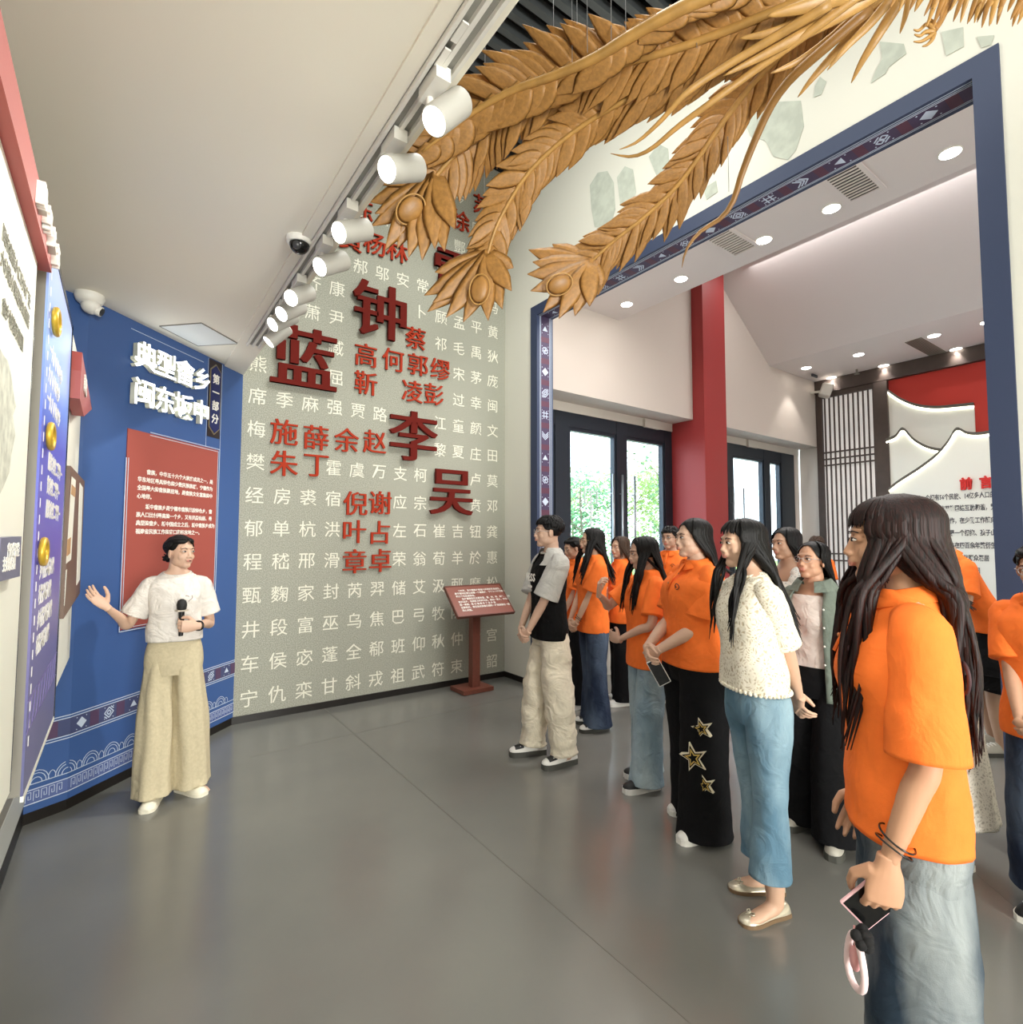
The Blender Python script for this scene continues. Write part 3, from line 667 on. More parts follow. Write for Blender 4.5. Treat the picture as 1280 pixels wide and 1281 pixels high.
f2 = feather([(607, 330, 3.1), (618, 292, 3.06), (634, 258, 3.02), (660, 218, 2.95), (695, 183, 2.88), (735, 153, 2.8), (780, 127, 2.7), (835, 99, 2.6), (895, 68, 2.5), (960, 32, 2.4), (1030, -8, 2.3)], 44, lambda u: .19+.04*math.sin(PI*u), lambda u: .21-.03*u, .009, .016, 1.75, sweep=.7)
eye(f2, (612, 318), (600, 362), [(548, 346), (534, 372), (545, 381), (538, 391), (562, 398), (584, 403), (606, 399), (622, 386), (632, 366), (634, 342)], .07, 3.1, .12)
f3 = feather([(735, 332, 3.35), (765, 304, 3.28), (803, 274, 3.2), (842, 238, 3.1), (872, 200, 3.0), (902, 156, 2.9), (940, 107, 2.78), (985, 60, 2.62), (1030, 15, 2.48), (1070, -25, 2.35)], 42, lambda u: .26-.06*u, lambda u: .22-.03*u, .009, .018, 1.7, sweep=.7)
eye(f3, (742, 330), (700, 356), [(690, 314), (662, 318), (668, 334), (662, 348), (667, 368), (678, 386), (696, 394), (714, 391), (730, 380), (742, 358)], .07, 3.35, .13)
def blade(px, w, name='tail_covert', m_=None, flat=.35):
    P2, L = resample([at(*p) for p in px], 26); N0 = (CAM-P2[12]).normalized()
    g = MB(); R2 = []
    for i in range(26):
        t_ = i/25; r = w*(t_**.55)*(1-.25*t_); R2.append((max(.0015, r), max(.001, r*flat)))
    g.tube([PM @ p for p in P2], R2, 10, up=N0); return g.build(name, m_ or M_wood2, ph, True)
blade([(775, 187, 2.6), (798, 177, 2.58), (828, 150, 2.52), (857, 118, 2.45), (900, 88, 2.4), (960, 52, 2.32), (1040, 5, 2.2)], .026, 'tendril', flat=.6)
blade([(764, 192, 2.7), (790, 196, 2.68), (815, 186, 2.62), (850, 157, 2.55), (890, 128, 2.48), (950, 84, 2.4), (1010, 42, 2.3), (1080, -10, 2.2)], .026, 'tendril', flat=.6)
blade([(853, 335, 2.9), (859, 312, 2.88), (876, 290, 2.86), (903, 272, 2.82), (918, 250, 2.78), (928, 218, 2.74), (946, 172, 2.66), (966, 130, 2.58), (990, 98, 2.5), (1030, 62, 2.4), (1090, 10, 2.3)], .030, 'tendril', mat('carved_golden_wood_dark', (140, 100, 48), .42, var=.1), .6)
for px_, w in (([(1065, 104, 2.5), (1078, 78, 2.45), (1095, 50, 2.4), (1120, 10, 2.35), (1145, -30, 2.3)], .035), ([(998, 122, 2.6), (1015, 100, 2.55), (1040, 72, 2.5), (1080, 30, 2.4), (1120, -15, 2.3)], .035),
               ([(1126, 42, 2.4), (1134, 15, 2.38), (1140, -15, 2.35)], .02), ([(964, 92, 2.5), (1000, 76, 2.48), (1040, 48, 2.42), (1090, 5, 2.32), (1130, -30, 2.3)], .035), ([(925, 48, 2.35), (970, 40, 2.32), (1020, 20, 2.28), (1080, -10, 2.22)], .04),
               ([(905, 95, 2.4), (950, 72, 2.36), (1010, 40, 2.3), (1070, 8, 2.25), (1120, -25, 2.2)], .04), ([(1035, 88, 2.45), (1060, 58, 2.4), (1090, 28, 2.36), (1130, -20, 2.3)], .03), ([(960, 20, 2.25), (1020, 5, 2.22), (1100, -20, 2.2)], .05), ([(1010, 75, 2.5), (1050, 40, 2.45), (1100, -8, 2.35)], .04)):
    blade(px_, w)
# leg and claw, breast feathers, body
g = MB(); d = 2.25
def ap(u, v, dd=d): return PM @ at(u, v, dd)
g.tube(catmull([ap(1196, -8), ap(1184, 12), ap(1176, 28), ap(1169, 38)], 4), [.016]*5+[.012]*8, 10)
g.build('leg', M_wood, ph, True)
for pts in ([(1169, 38), (1160, 30), (1150, 38), (1143, 37)], [(1169, 40), (1158, 40), (1151, 45), (1144, 43)], [(1168, 42), (1160, 48), (1152, 52), (1143, 52)], [(1169, 42), (1166, 50), (1160, 56), (1154, 58)], [(1170, 36), (1168, 29), (1163, 25), (1160, 27)]):
    g = MB(); P_ = catmull([ap(*p) for p in pts], 4); g.tube(P_, [.009-.007*(i/(len(P_)-1))**2 for i in range(len(P_))], 8); g.build('claw', M_wood2, ph, True)
rr = random.Random(5)
for k in range(40):
    u0 = 1130+rr.random()*165; L_ = rr.uniform(22, 48)*(1.1 if 1170 < u0 else .7)
    blade([(u0-14-rr.random()*8, -18+L_, 2.2+rr.random()*.05), (u0-6, -22+L_*.4, 2.2), (u0+6, -30, 2.16)], .017, 'breast_feather', M_wood2 if k % 2 else M_wood)
g = MB(); g.ell((0, 0, 0), (.42, .26, .24), 24, 14, Matrix.Rotation(-.6, 3, 'Z')); o = g.build('body', M_wood, ph, True); o.location = PM @ at(1255, -145, 2.2)
g = MB()
for u, v, dd in ((735, 66, 2.55), (722, 30, 2.55), (716, 92, 2.6), (765, 60, 2.5), (783, 38, 2.48), (693, 180, 2.9), (606, 240, 3.0), (872, 60, 2.45), (912, 240, 2.9)):
    p = at(u, v, dd); g.tube([PM @ p, PM @ Vector((p.x, p.y, TOP-.05))], .0018, 5)
tag(g.build('suspension_wire', mat('steel_wire', (190, 190, 190), .3, .8), ph), kind='stuff')
# ================================================================ lobby beyond the doorway
YD, YB, XC0, XC1, YF, XW = 5.83, 5.395, 7.643, 8.27, 5.178, 12.047
struct(MB().bb((XD+.2, YB, 3.585), (XC0, YB+.435, 4.84+2.2)).bb((XC1-.3, YB, 3.585), (XW, YB+.435, 7.0)).build('wall_lobby_bulkhead', M_lobby))
struct(MB().bb((XD+.2, YB-.02, 0), (XD+.9, YD, 3.585)).build('wall_lobby_corner', M_lobby))
g = MB().bb((XC0, YF, 0), (XC1, YD+.1, 7.0)); colm = tag(g.build('column', mat('red_column_paint', (158, 50, 50), .5)), 'square red column between the two glass entrances', 'column')
CZ = 4.836
cs = MB().bb((XD+.2, -5, CZ), (5.89, YB, CZ+2.2)); cso = struct(cs.build('ceiling_lobby_strip', M_ceil2 := mat('lobby_ceiling_paint', (226, 218, 216), .75)))
struct(MB().bb((10.1, -5, 4.985), (XW+.1, YB, 5.1)).prism([Vector((10.1, -5, 4.985)), Vector((10.1, -5, 5.1)), Vector((7.6, -5, 6.95)), Vector((7.6, -5, 6.835))], (0, YB+5, 0)).bb((5.89, -5, 6.835), (7.6, YB, 6.95)).build('ceiling_lobby', M_ceil2))
struct(MB().bb((XW, -5, 0), (XW+.1, YB+.4, 7)).build('wall_lobby_far', mat('far_wall_white', (228, 226, 220), .7)))
# glass doors
M_fr = mat('charcoal_door_frame', (42, 50, 60), .35, .4)
def glass_mat():
    M = bpy.data.materials.new('door_glass'); M.use_nodes = True; N = M.node_tree.nodes; L = M.node_tree.links; N.remove(N['Principled BSDF'])
    tr_ = N.new('ShaderNodeBsdfTransparent'); tr_.inputs[0].default_value = (.93, .97, .97, 1); gl = N.new('ShaderNodeBsdfGlossy'); gl.inputs['Roughness'].default_value = .02
    lw_ = N.new('ShaderNodeLayerWeight'); lw_.inputs[0].default_value = .25; mx = N.new('ShaderNodeMixShader'); mt = N.new('ShaderNodeMath'); mt.operation = 'MULTIPLY'; mt.inputs[1].default_value = .5
    L.new(lw_.outputs['Fresnel'], mt.inputs[0]); L.new(mt.outputs[0], mx.inputs[0]); L.new(tr_.outputs[0], mx.inputs[1]); L.new(gl.outputs[0], mx.inputs[2]); L.new(mx.outputs[0], N['Material Output'].inputs[0]); return M
M_gl = glass_mat(); M_steel = mat('brushed_steel', (150, 156, 160), .3, .9); M_hd = mat('off_white_header', (206, 200, 190), .6)
def door(name, x0, x1, panes, stiles, handles, label_n):
    g = MB(); g.bb((x0, YD, 3.24), (x1, YD+.12, 3.45)).bb((x0, YD, 0), (x1, YD+.12, .12))
    for a, b_ in stiles: g.bb((a, YD-.004, 0), (b_, YD+.124, 3.452))
    o = struct(g.build(name, M_fr))
    for a, b_ in panes:
        MB().bb((a, YD+.05, .12), (b_, YD+.062, 3.24)).build('glass_pane', M_gl, o)
        MB().bb((a, YD+.015, 3.19), (b_, YD+.1, 3.24)).bb((a, YD+.015, .12), (b_, YD+.1, .19)).bb((a, YD+.013, .12), (a+.04, YD+.102, 3.24)).bb((b_-.04, YD+.013, .12), (b_, YD+.102, 3.24)).build('leaf_frame', M_fr, o)
    for hx in handles:
        g = MB().cyl((hx, YD-.06, .2), (hx, YD-.06, 2.6), .018, 10)
        for zz in (.5, 2.3): g.cyl((hx, YD-.06, zz), (hx, YD+.06, zz), .01, 8)
        g.build('door_handle', M_steel, o, True)
    return o
door('door_1', XD+.85, XC0+.02, [(4.65, 5.0), (5.27, 6.27), (6.49, 7.45)], [(XD+.85, 4.65), (5.0, 5.27), (6.27, 6.49), (7.45, XC0+.02)], (6.13, 6.33, 6.62), 1)
door('door_2', XC1, 11.85, [(9.5, 10.62), (10.85, 11.3), (8.4, 9.2)], [(XC1, 8.4), (9.2, 9.5), (10.62, 10.85), (11.3, 11.85)], (9.4, 9.75), 2)
struct(MB().bb((XD+.3, YD-.02, 3.45), (XC0, YD+.12, 3.6)).bb((XC1, YD-.02, 3.45), (XW, YD+.12, 3.6)).build('trim_3', M_hd))
struct(MB().bb((11.85, YD-.01, 0), (XW, YD+.12, 3.5)).build('wall_lobby_reveal', M_lobby))
for i, (a, b_) in enumerate(((6.88, 7.26), (9.95, 10.3))):
    tag(MB().bb((a, YD-.07, 3.43), (b_, YD-.021, 3.575)).build('sensor_box', M_hd), ('off white sensor box over the left glass door beside the column', 'off white sensor box over the right glass door')[i], 'sensor')
# downlights, vents
M_dl = mat('downlight_glow', (255, 255, 255), .4, emit=14, ecol=(255, 250, 240))
def downlight(x, y, zc, r, label, grp, pw=14):
    t = tag(thing('downlight', label, 'downlight', (x, y, zc), group=grp))
    g = MB(); g.tube([(0, 0, 0), (0, 0, -.008)], [r*1.18, r*1.12], 24, up=(0, 1, 0)); g.build('rim', M_lw, t, True, angle=40)
    g = MB(); g.tube([(0, 0, -.008), (0, 0, -.011)], [r, r*.96], 24, up=(0, 1, 0)); g.build('lens', M_dl, t)
    light('downlight_beam', 'SPOT', (x, y, zc-.03), pw, (1, .95, .88), None, spot_size=1.35, spot_blend=.35, shadow_soft_size=.05)
for i, (y, lab) in enumerate(((4.953, 'farthest round downlight of the near strip, over the left glass door'), (4.059, 'second round downlight from the far end, near the red column top'), (2.987, 'middle round downlight of the near strip, between two vents'), (2.3, 'round downlight beside the black slotted vent'), (1.361, 'nearest and largest round downlight by the right door jamb'))):
    downlight(5.555, y, CZ, .075, lab, 'downlights in the near strip', 5 if i == 0 else 14)
downlight(4.6, YB-.35, CZ, .075, 'round downlight hidden behind the door surround', 'downlights in the near strip', 3)
n_ = 0; names = ['by the left white wall', 'second from the left white wall', 'third from the left white wall', 'beside the blue door jamb']
for r_, x in enumerate((10.82, 11.9)):
    for k, y in enumerate((5.03, 4.1, 2.97, 2.29) if r_ == 0 else (5.03, 4.08, 2.96)):
        downlight(x, y, 4.985, .085, ('nearer row of the far flat ceiling, downlight ' if r_ == 0 else 'row along the far brown screen, downlight ')+names[k], 'downlights in the far ceiling', 34)
for k, (y, lab, m_) in enumerate(((2.01, 'black slotted air vent in the near lobby ceiling', M_blk), (3.22, 'pale slotted air vent farther along the near lobby ceiling', M_grey))):
    t = tag(thing('air_vent', lab, 'vent', (5.31, y, CZ), group='slotted vents in the near strip'))
    MB().box((0, 0, -.004), (.56, .24, .006)).build('back', m_, t)
    MB().box((-.3, 0, -.006), (.04, .32, .012)).box((.3, 0, -.006), (.04, .32, .012)).box((0, .14, -.006), (.56, .04, .012)).box((0, -.14, -.006), (.56, .04, .012)).build('frame', M_ceil2, t)
    me = None
    for j in range(12):
        if me is None: o = MB().box((0, 0, 0), (.012, .24, .012)).build('slat', M_ceil2, t); me = o.data
        else: o = link('slat', me, None, t)
        o.location = (-.26+.0473*j, 0, -.012)
t = tag(thing('air_vent', 'long grey slotted air vent in the far ceiling before the red sign wall', 'vent', (11.1, 2.9, 4.985)))
V_ = [onp(*p, 'z', 4.985) for p in ((1133, 428), (1152, 422), (1194, 446), (1172, 449))]
for j in range(9):
    f = j/8; a = V_[0].lerp(V_[1], f); b_ = V_[3].lerp(V_[2], f); g = MB(); g.tube([a-t.location-Vector((0, 0, .006)), b_-t.location-Vector((0, 0, .006))], .012, 4); g.build('slat', M_grey, t)
t = tag(thing('sprinkler', 'tiny sprinkler head on the far ceiling', 'sprinkler', onp(1072, 462, 'z', 4.985)[:])); MB().cyl((0, 0, 0), (0, 0, -.09), .02, 8).cyl((0, 0, -.09), (0, 0, -.1), .05, 10).build('head', M_grey, t)
p = onp(1019, 468, 'z', 4.985)
tag(MB().box((p.x, p.y, 4.95), (.22, .03, .05)).build('ceiling_hook', M_fr), 'small dark bracket on the far ceiling by the corner', 'bracket')
# wall speaker / camera in the corner
t = tag(thing('wall_speaker', 'white box speaker tilted in the upper corner beside the brown screen', 'speaker', (11.75, YB-.02, 4.72)))
g = MB(); Rm = Matrix.Rotation(.5, 3, 'Z') @ Matrix.Rotation(.35, 3, 'X'); g.box((.1, -.25, 0), (.3, .22, .26), Rm); o = g.build('body', M_lw, t)
o.data.polygons.foreach_set('use_smooth', [False]*len(o.data.polygons)); bv = o.modifiers.new('b', 'BEVEL'); bv.width = .04; bv.segments = 3
MB().cyl((0, .02, 0), (.08, -.18, 0), .025, 10).build('bracket', M_lw, t)
# brown screen wall
M_bw = mat('dark_brown_timber', (74, 62, 56), .5, var=.08); M_pap = mat('backlit_paper', (236, 232, 228), .6, emit=.25)
t = tag(thing('timber_screen', 'dark brown timber screen of thin vertical bars over white, far side of lobby', 'screen', (XW, 4.8, 0)))
TM = Matrix.Translation(-t.location)
def tchild(g, name, m_, t_): o = g.build(name, m_, t_); o.matrix_local = Matrix.Translation(-t_.location); return o
XS = XW-.02
tchild(MB().bb((XS-.10, 4.05, 0), (XS, 4.28, 4.7)), 'post', M_bw, t)
struct(MB().bb((XS-.10, -2.5, 4.705), (XS, YB-.01, 4.98)).build('trim_4', M_bw))
tchild(MB().bb((XS-.07, 5.27, 0), (XS, YB-.01, 4.7)).bb((XS-.07, 4.28, 4.60), (XS, 5.27, 4.7)), 'edge_frame', M_bw, t)
tchild(MB().bb((XS-.005, 4.28, 0), (XS+.0, 5.27, 4.6)), 'paper_back', M_pap, t)
me = None
for k in range(11):
    if me is None: o = MB().bb((-.03, -.012, 0), (0, .012, 4.6)).build('bar', M_bw, t); me = o.data
    else: o = link('bar', me, None, t)
    o.location = (XS-.02-t.location.x, 4.31+.091*k-t.location.y, 0)
for zz in (3.42, 3.28, 3.15, 1.3, 1.16): tchild(MB().bb((XS-.045, 4.28, zz), (XS-.02, 5.27, zz+.03)), 'cross_bar', M_bw, t)
# red sign wall with layered hills
t = tag(thing('hill_relief', 'layered white hill relief with lit edges on a red wall beyond the doorway', 'wall relief', (XW, 3, 0)))
tchild(MB().bb((XS-.01, -2.5, 0), (XS, 4.05, 4.7)), 'red_backing', mat('vermilion_board', (196, 52, 40), .6), t)
M_hill = mat('white_relief', (240, 240, 232), .6); M_hedge = mat('grey_relief_edge', (96, 92, 84), .6); M_led = mat('led_strip', (255, 255, 240), .5, emit=4, ecol=(255, 252, 225))
Y = lambda u, v: onp(u, v, 'x', XW)
def hill(pts, bottom, depth, name):
    P_ = catmull([Vector((XS-depth, Y(*p).y, Y(*p).z)) for p in pts], 5)
    poly = P_+[Vector((XS-depth, P_[-1].y, bottom)), Vector((XS-depth, P_[0].y, bottom))]
    tchild(MB().prism(poly, (depth-.012, 0, 0)), name, M_hill, t)
    g = MB(); g.tube([p+Vector((-.012, 0, -.02)) for p in P_], (.018), 6); tchild(g, 'led_edge', M_led, t)
    g = MB()
    for a, b_ in zip(P_, P_[1:]): g.prism([a+Vector((-.05, 0, .0)), b_+Vector((-.05, 0, .0)), b_+Vector((-.05, 0, .05)), a+Vector((-.05, 0, .05))], (.06, 0, 0))
    tchild(g, 'ridge_edge', M_hedge, t)
hill([(1112, 490), (1128, 501), (1148, 509), (1172, 512), (1200, 510), (1220, 508)], 2.0, .04, 'hill')
hill([(1112, 553), (1124, 548), (1133, 539), (1146, 552), (1164, 562), (1184, 566)], 2.0, .08, 'hill')
hill([(1117, 614), (1130, 604), (1155, 588), (1176, 572), (1190, 556), (1201, 540), (1215, 545), (1235, 545), (1262, 538), (1290, 530)], 0.0, .13, 'hill')
g = MB(); g.bb((XS-.129, 4.04, 0), (XS-.012, 2.2, 2.62)); g.bb((XS-.129, 4.04, 0), (XS-.012, -2.5, 2.3)); tchild(g, 'text_board', M_hill, t)
def ytext(txt, size, u, v, m_, off=.001, ext=.002, al='LEFT', xs=.62):
    p = onp(u, v, 'x', XS-.131); o = link('lettering', glyph(txt, size, ext, off, align=al).copy(), m_, t)
    o.matrix_local = Matrix.Translation(-t.location) @ basis((0, -xs, 0), (0, 0, 1), (-1, 0, 0), p)
M_rl = mat('red_letters', (200, 40, 36), .5, emit=.1); M_gt = mat('grey_letters', (92, 92, 96), .6)
ytext('前', .22, 1209, 605, M_rl, .008, .03, xs=.8); ytext('言', .22, 1234, 603, M_rl, .008, .03, xs=.8)
LT = ['　中国是一个拥有56个民族、14亿多人口的大家庭团结', '统一的多民族国家，民族平等团结互助和谐，繁荣，', '少数民族事务是国家民族工作，在少数工作随向独立', '宁德市是一座畲乡之都，这是一个拥抱、孩子山', '海川的九个市县，他们的社会在四百余年繁衍生', '人口最多的畲族市，拥有7.72万畲族群众聚居', '闽东的土地，今年宁德地区宁德工作期间', '同心，历代志，绘画、教育、少数民族平等', '经济为教育，团结拼搏，促进民族', '民族复兴之路，携手共进新时代']
for i, s_ in enumerate(LT): ytext(s_, .112, 1120 if i else 1130, 625+i*14.3, M_gt, .003)
# ---------------------------------------------------------------- outdoors
struct(MB().bb((-20, 5.95, -.15), (60, 50, -.02)).build('ground_outside', mat('pale_paving', (206, 208, 204), .8)))
tag(MB().bb((-5, 16, -.02), (45, 45, -.01)).build('lawn', mat('lawn_green', (150, 186, 96), .9, var=.2, vscale=2)), 'bright green lawn beyond the glass doors', 'lawn')
M_lf = [mat('leaf_green', (120, 168, 84), .7), mat('leaf_teal_green', (92, 142, 96), .7), mat('leaf_pale_green', (156, 196, 110), .7)]; M_tk = mat('tree_bark', (120, 112, 96), .9)
def tree(x, y, h, r, lab, leafy=1.0, seed=0, base=.25):
    rr = random.Random(seed); t = tag(thing('tree', lab, 'tree', (x, y, 0), group='trees outside the glass doors'))
    g = MB(); g.tube([(0, 0, 0), (.05, 0, h*.35), (-.05, .05, h*.7), (0, 0, h*.95)], [h*.016, h*.012, h*.007, .01], 7); ends = []
    for k in range(int(11)):
        a = rr.uniform(0, 2*PI); z0 = h*rr.uniform(base, .75); l = r*rr.uniform(.6, 1); e = Vector((l*math.cos(a), l*math.sin(a), z0+l*rr.uniform(.6, 1.1)))
        e.z = min(e.z, h); g.tube([(0, 0, z0), tuple(e*.5+Vector((0, 0, z0*.45))), tuple(e)], [h*.006, h*.004, .006], 5); ends += [e, e*.6+Vector((0, 0, z0*.4))]
    ends.append(Vector((0, 0, h*.9))); g.build('trunk', M_tk, t)
    lf = MB()
    for k in range(int(1300*leafy)):
        c = ends[rr.randrange(len(ends))]; rr_ = r*.45; v = Vector((rr.gauss(0, 1), rr.gauss(0, 1), rr.gauss(0, .8)))*rr_*.55+c
        a = Vector((rr.gauss(0, 1), rr.gauss(0, 1), rr.gauss(0, 1))).normalized(); b_ = a.orthogonal(); s_ = rr.uniform(.06, .12)
        i0 = len(lf.V); lf.V += [v-a*s_, v+b_*s_*.5, v+a*s_, v-b_*s_*.5]; lf._f([i0, i0+1, i0+2, i0+3])
    tag(lf.build('foliage', M_lf[seed % 3], t), kind='stuff')
TR = [(12.2, 15.5, 4.4, 1.7, 'leafy tree seen past the left door edge', 1.6, 7, .2), (15.6, 16.5, 4.6, 1.7, 'bushy tree behind the lamp post', 1.8, 1, .15), (19.5, 17.5, 4.7, 2.0, 'rounded tree behind the door stile', 1.8, 2, .12),
      (16.9, 12.6, 6.6, 1.5, 'tall sparse tree with bare branches behind the second glass pane', .5, 4, .15), (24.2, 18.5, 5.4, 2.3, 'low leafy tree under the tall sparse tree', 1.9, 5, .1), (29, 22, 6.6, 2.6, 'distant pale tree farthest right in the garden', 1.9, 11, .1),
      (20.5, 25, 6.5, 2.8, 'distant pale tree in the middle of the back row', 2.0, 8, .1), (14.5, 24, 6.2, 2.6, 'distant pale tree at the left of the back row', 2.0, 14, .1), (26.5, 29, 7.0, 3.0, 'distant tree at the back beyond all others', 2.0, 17, .1)]
for a in TR: tree(*a)
t = tag(thing('street_lamp', 'thin street lamp post with a square head outside the door', 'street lamp', (13.7, 14, 0)))
MB().cyl((0, 0, 0), (0, 0, 3.4), .03, 8).build('pole', M_grey, t); MB().box((0, 0, 3.38), (.6, .06, .04)).box((0, 0, 2.95), (.6, .06, .03)).box((-.3, 0, 3.16), (.03, .06, .43)).box((.3, 0, 3.16), (.03, .06, .43)).build('lamp_head', M_grey, t)
t = tag(thing('building', 'pale grey slab building with ribbed cladding seen through the right glass door', 'building', (22, 9.0, 0)))
MB().bb((-3, 0, 0), (14, .5, 9)).build('wall', mat('pale_cladding', (188, 192, 192), .7), t)
me = None
for k in range(24):
    if me is None: o = MB().box((0, -.04, 4.5), (.12, .08, 9)).build('rib', mat('cladding_rib', (214, 216, 220), .6), t); me = o.data
    else: o = link('rib', me, None, t)
    o.location = (2.5+.3*k, 0, 0)
for zz in (1.4, 2.8, 4.2): MB().bb((-3, -.02, zz), (2.3, 0, zz+.03)).build('panel_joint', M_grey, t)
# plant behind the group
t = tag(thing('potted_plant', 'green leafy plant behind the young man in the black shirt', 'plant', (4.75, 4.6, 0)))
MB().tube([(0, 0, 0), (0, 0, .5)], [.14, .18], 16).build('pot', mat('white_pot', (220, 218, 210), .5), t, True, angle=40)
g = MB(); rr = random.Random(9)
for k in range(46):
    a = rr.uniform(0, 2*PI); el = rr.uniform(.4, 1.4); L_ = rr.uniform(.3, .62); d_ = Vector((math.cos(a)*math.cos(el), math.sin(a)*math.cos(el), math.sin(el))); s_ = Vector((-math.sin(a), math.cos(a), 0))*.035
    b0 = Vector((0, 0, .5)); i0 = len(g.V); m1 = b0+d_*L_*.6; e = b0+d_*L_-Vector((0, 0, .12)); g.V += [b0, m1-s_, e, m1+s_]; g._f([i0, i0+1, i0+2, i0+3])
tag(g.build('leaves', mat('plant_leaf', (96, 170, 60), .5), t), kind='stuff')
# ================================================================ people
SK = {}
def skin(rgb): return mat('skin_%d' % sum(rgb), rgb, .5, bump=.04, bscale=300)
M_lip = mat('lips', (200, 134, 118), .5); M_eyew = mat('eye_white', (235, 232, 226), .3); M_iris = mat('dark_iris', (28, 18, 14), .2)
M_brow = mat('brow_hair', (44, 32, 28), .8); M_nail = mat('nail', (226, 180, 168), .35)
def hairmat(name, rgb, rgb2=None):
    M = mat(name, rgb, .5, spec=.25); N, L, P = nodes(M)
    if len(N) > 3: return M
    tc = N.new('ShaderNodeTexCoord'); mp = N.new('ShaderNodeMapping'); mp.inputs[3].default_value = (90, 90, 2.5)
    n = N.new('ShaderNodeTexNoise'); n.inputs['Scale'].default_value = 3; n.inputs['Detail'].default_value = 3
    L.new(tc.outputs['Object'], mp.inputs[0]); L.new(mp.outputs[0], n.inputs['Vector'])
    b = N.new('ShaderNodeBump'); b.inputs['Strength'].default_value = .5; b.inputs['Distance'].default_value = .003; L.new(n.outputs['Fac'], b.inputs['Height']); L.new(b.outputs[0], P.inputs['Normal'])
    cr = N.new('ShaderNodeValToRGB'); cr.color_ramp.elements[0].position = .35; cr.color_ramp.elements[0].color = lin(rgb)+(1,); cr.color_ramp.elements[1].position = .7; cr.color_ramp.elements[1].color = lin(rgb2 or tuple(int(x*1.6+6) for x in rgb))+(1,)
    L.new(n.outputs['Fac'], cr.inputs[0]); L.new(cr.outputs[0], P.inputs['Base Color']); return M
M_hair = hairmat('black_hair', (7, 6, 6), (13, 11, 11)); M_hair2 = hairmat('dark_red_brown_hair', (9, 6, 6), (44, 16, 13)); M_hair3 = hairmat('dark_brown_hair', (48, 36, 28))
def fabric(name, rgb, rough=.85, var=.05, vs=30, bump=.25, bs=350, coarse=.6, cs=9):
    """cloth: fine weave bump plus soft crease bump"""
    M = mat(name, rgb, rough, var=var, vscale=vs, spec=.2); N, L, P = nodes(M)
    if any(n.type == 'BUMP' for n in N): return M
    tc = [n for n in N if n.type == 'TEX_COORD'][0]
    n1 = N.new('ShaderNodeTexNoise'); n1.inputs['Scale'].default_value = bs; n1.inputs['Detail'].default_value = 1
    n2 = N.new('ShaderNodeTexNoise'); n2.inputs['Scale'].default_value = cs; n2.inputs['Detail'].default_value = 3; n2.inputs['Distortion'].default_value = 1.2
    for n in (n1, n2): L.new(tc.outputs['Object'], n.inputs['Vector'])
    b1 = N.new('ShaderNodeBump'); b1.inputs['Strength'].default_value = coarse; b1.inputs['Distance'].default_value = .03; L.new(n2.outputs['Fac'], b1.inputs['Height'])
    b2 = N.new('ShaderNodeBump'); b2.inputs['Strength'].default_value = bump; b2.inputs['Distance'].default_value = .002; L.new(n1.outputs['Fac'], b2.inputs['Height'])
    L.new(b1.outputs[0], b2.inputs['Normal']); L.new(b2.outputs[0], P.inputs['Normal']); return M
def denim(name, rgb, rgb2, sc=3.0):
    M = fabric(name, rgb, .85, var=.0, bump=.35, bs=420); N, L, P = nodes(M)
    if any(n.type == 'VALTORGB' for n in N): return M
    tc = N.new('ShaderNodeTexCoord'); mp = N.new('ShaderNodeMapping'); mp.inputs[3].default_value = (1.5, 1.5, .6); n = N.new('ShaderNodeTexNoise'); n.inputs['Scale'].default_value = sc; n.inputs['Detail'].default_value = 6
    cr = N.new('ShaderNodeValToRGB'); cr.color_ramp.elements[0].position = .38; cr.color_ramp.elements[0].color = lin(rgb)+(1,); cr.color_ramp.elements[1].position = .64; cr.color_ramp.elements[1].color = lin(rgb2)+(1,)
    L.new(tc.outputs['Object'], mp.inputs[0]); L.new(mp.outputs[0], n.inputs['Vector']); L.new(n.outputs['Fac'], cr.inputs[0]); L.new(cr.outputs[0], P.inputs['Base Color']); return M
def lace(name, rgb, rgb2):
    M = fabric(name, rgb, .8, var=0); N, L, P = nodes(M)
    if any(n.type == 'VALTORGB' for n in N): return M
    tc = N.new('ShaderNodeTexCoord'); v = N.new('ShaderNodeTexVoronoi'); v.feature = 'DISTANCE_TO_EDGE'; v.inputs['Scale'].default_value = 70
    n = N.new('ShaderNodeTexNoise'); n.inputs['Scale'].default_value = 14; mx = N.new('ShaderNodeMixRGB'); mx.inputs[0].default_value = .08
    L.new(tc.outputs['Object'], n.inputs['Vector']); L.new(tc.outputs['Object'], mx.inputs[1]); L.new(n.outputs['Color'], mx.inputs[2]); L.new(mx.outputs[0], v.inputs['Vector'])
    cr = N.new('ShaderNodeValToRGB'); cr.color_ramp.elements[0].position = .10; cr.color_ramp.elements[0].color = lin(rgb)+(1,); cr.color_ramp.elements[1].position = .34; cr.color_ramp.elements[1].color = lin(rgb2)+(1,)
    L.new(v.outputs['Distance'], cr.inputs[0]); L.new(cr.outputs[0], P.inputs['Base Color'])
    b = N.new('ShaderNodeBump'); b.invert = True; b.inputs['Strength'].default_value = .7; b.inputs['Distance'].default_value = .004; L.new(v.outputs['Distance'], b.inputs['Height']); L.new(b.outputs[0], P.inputs['Normal']); return M

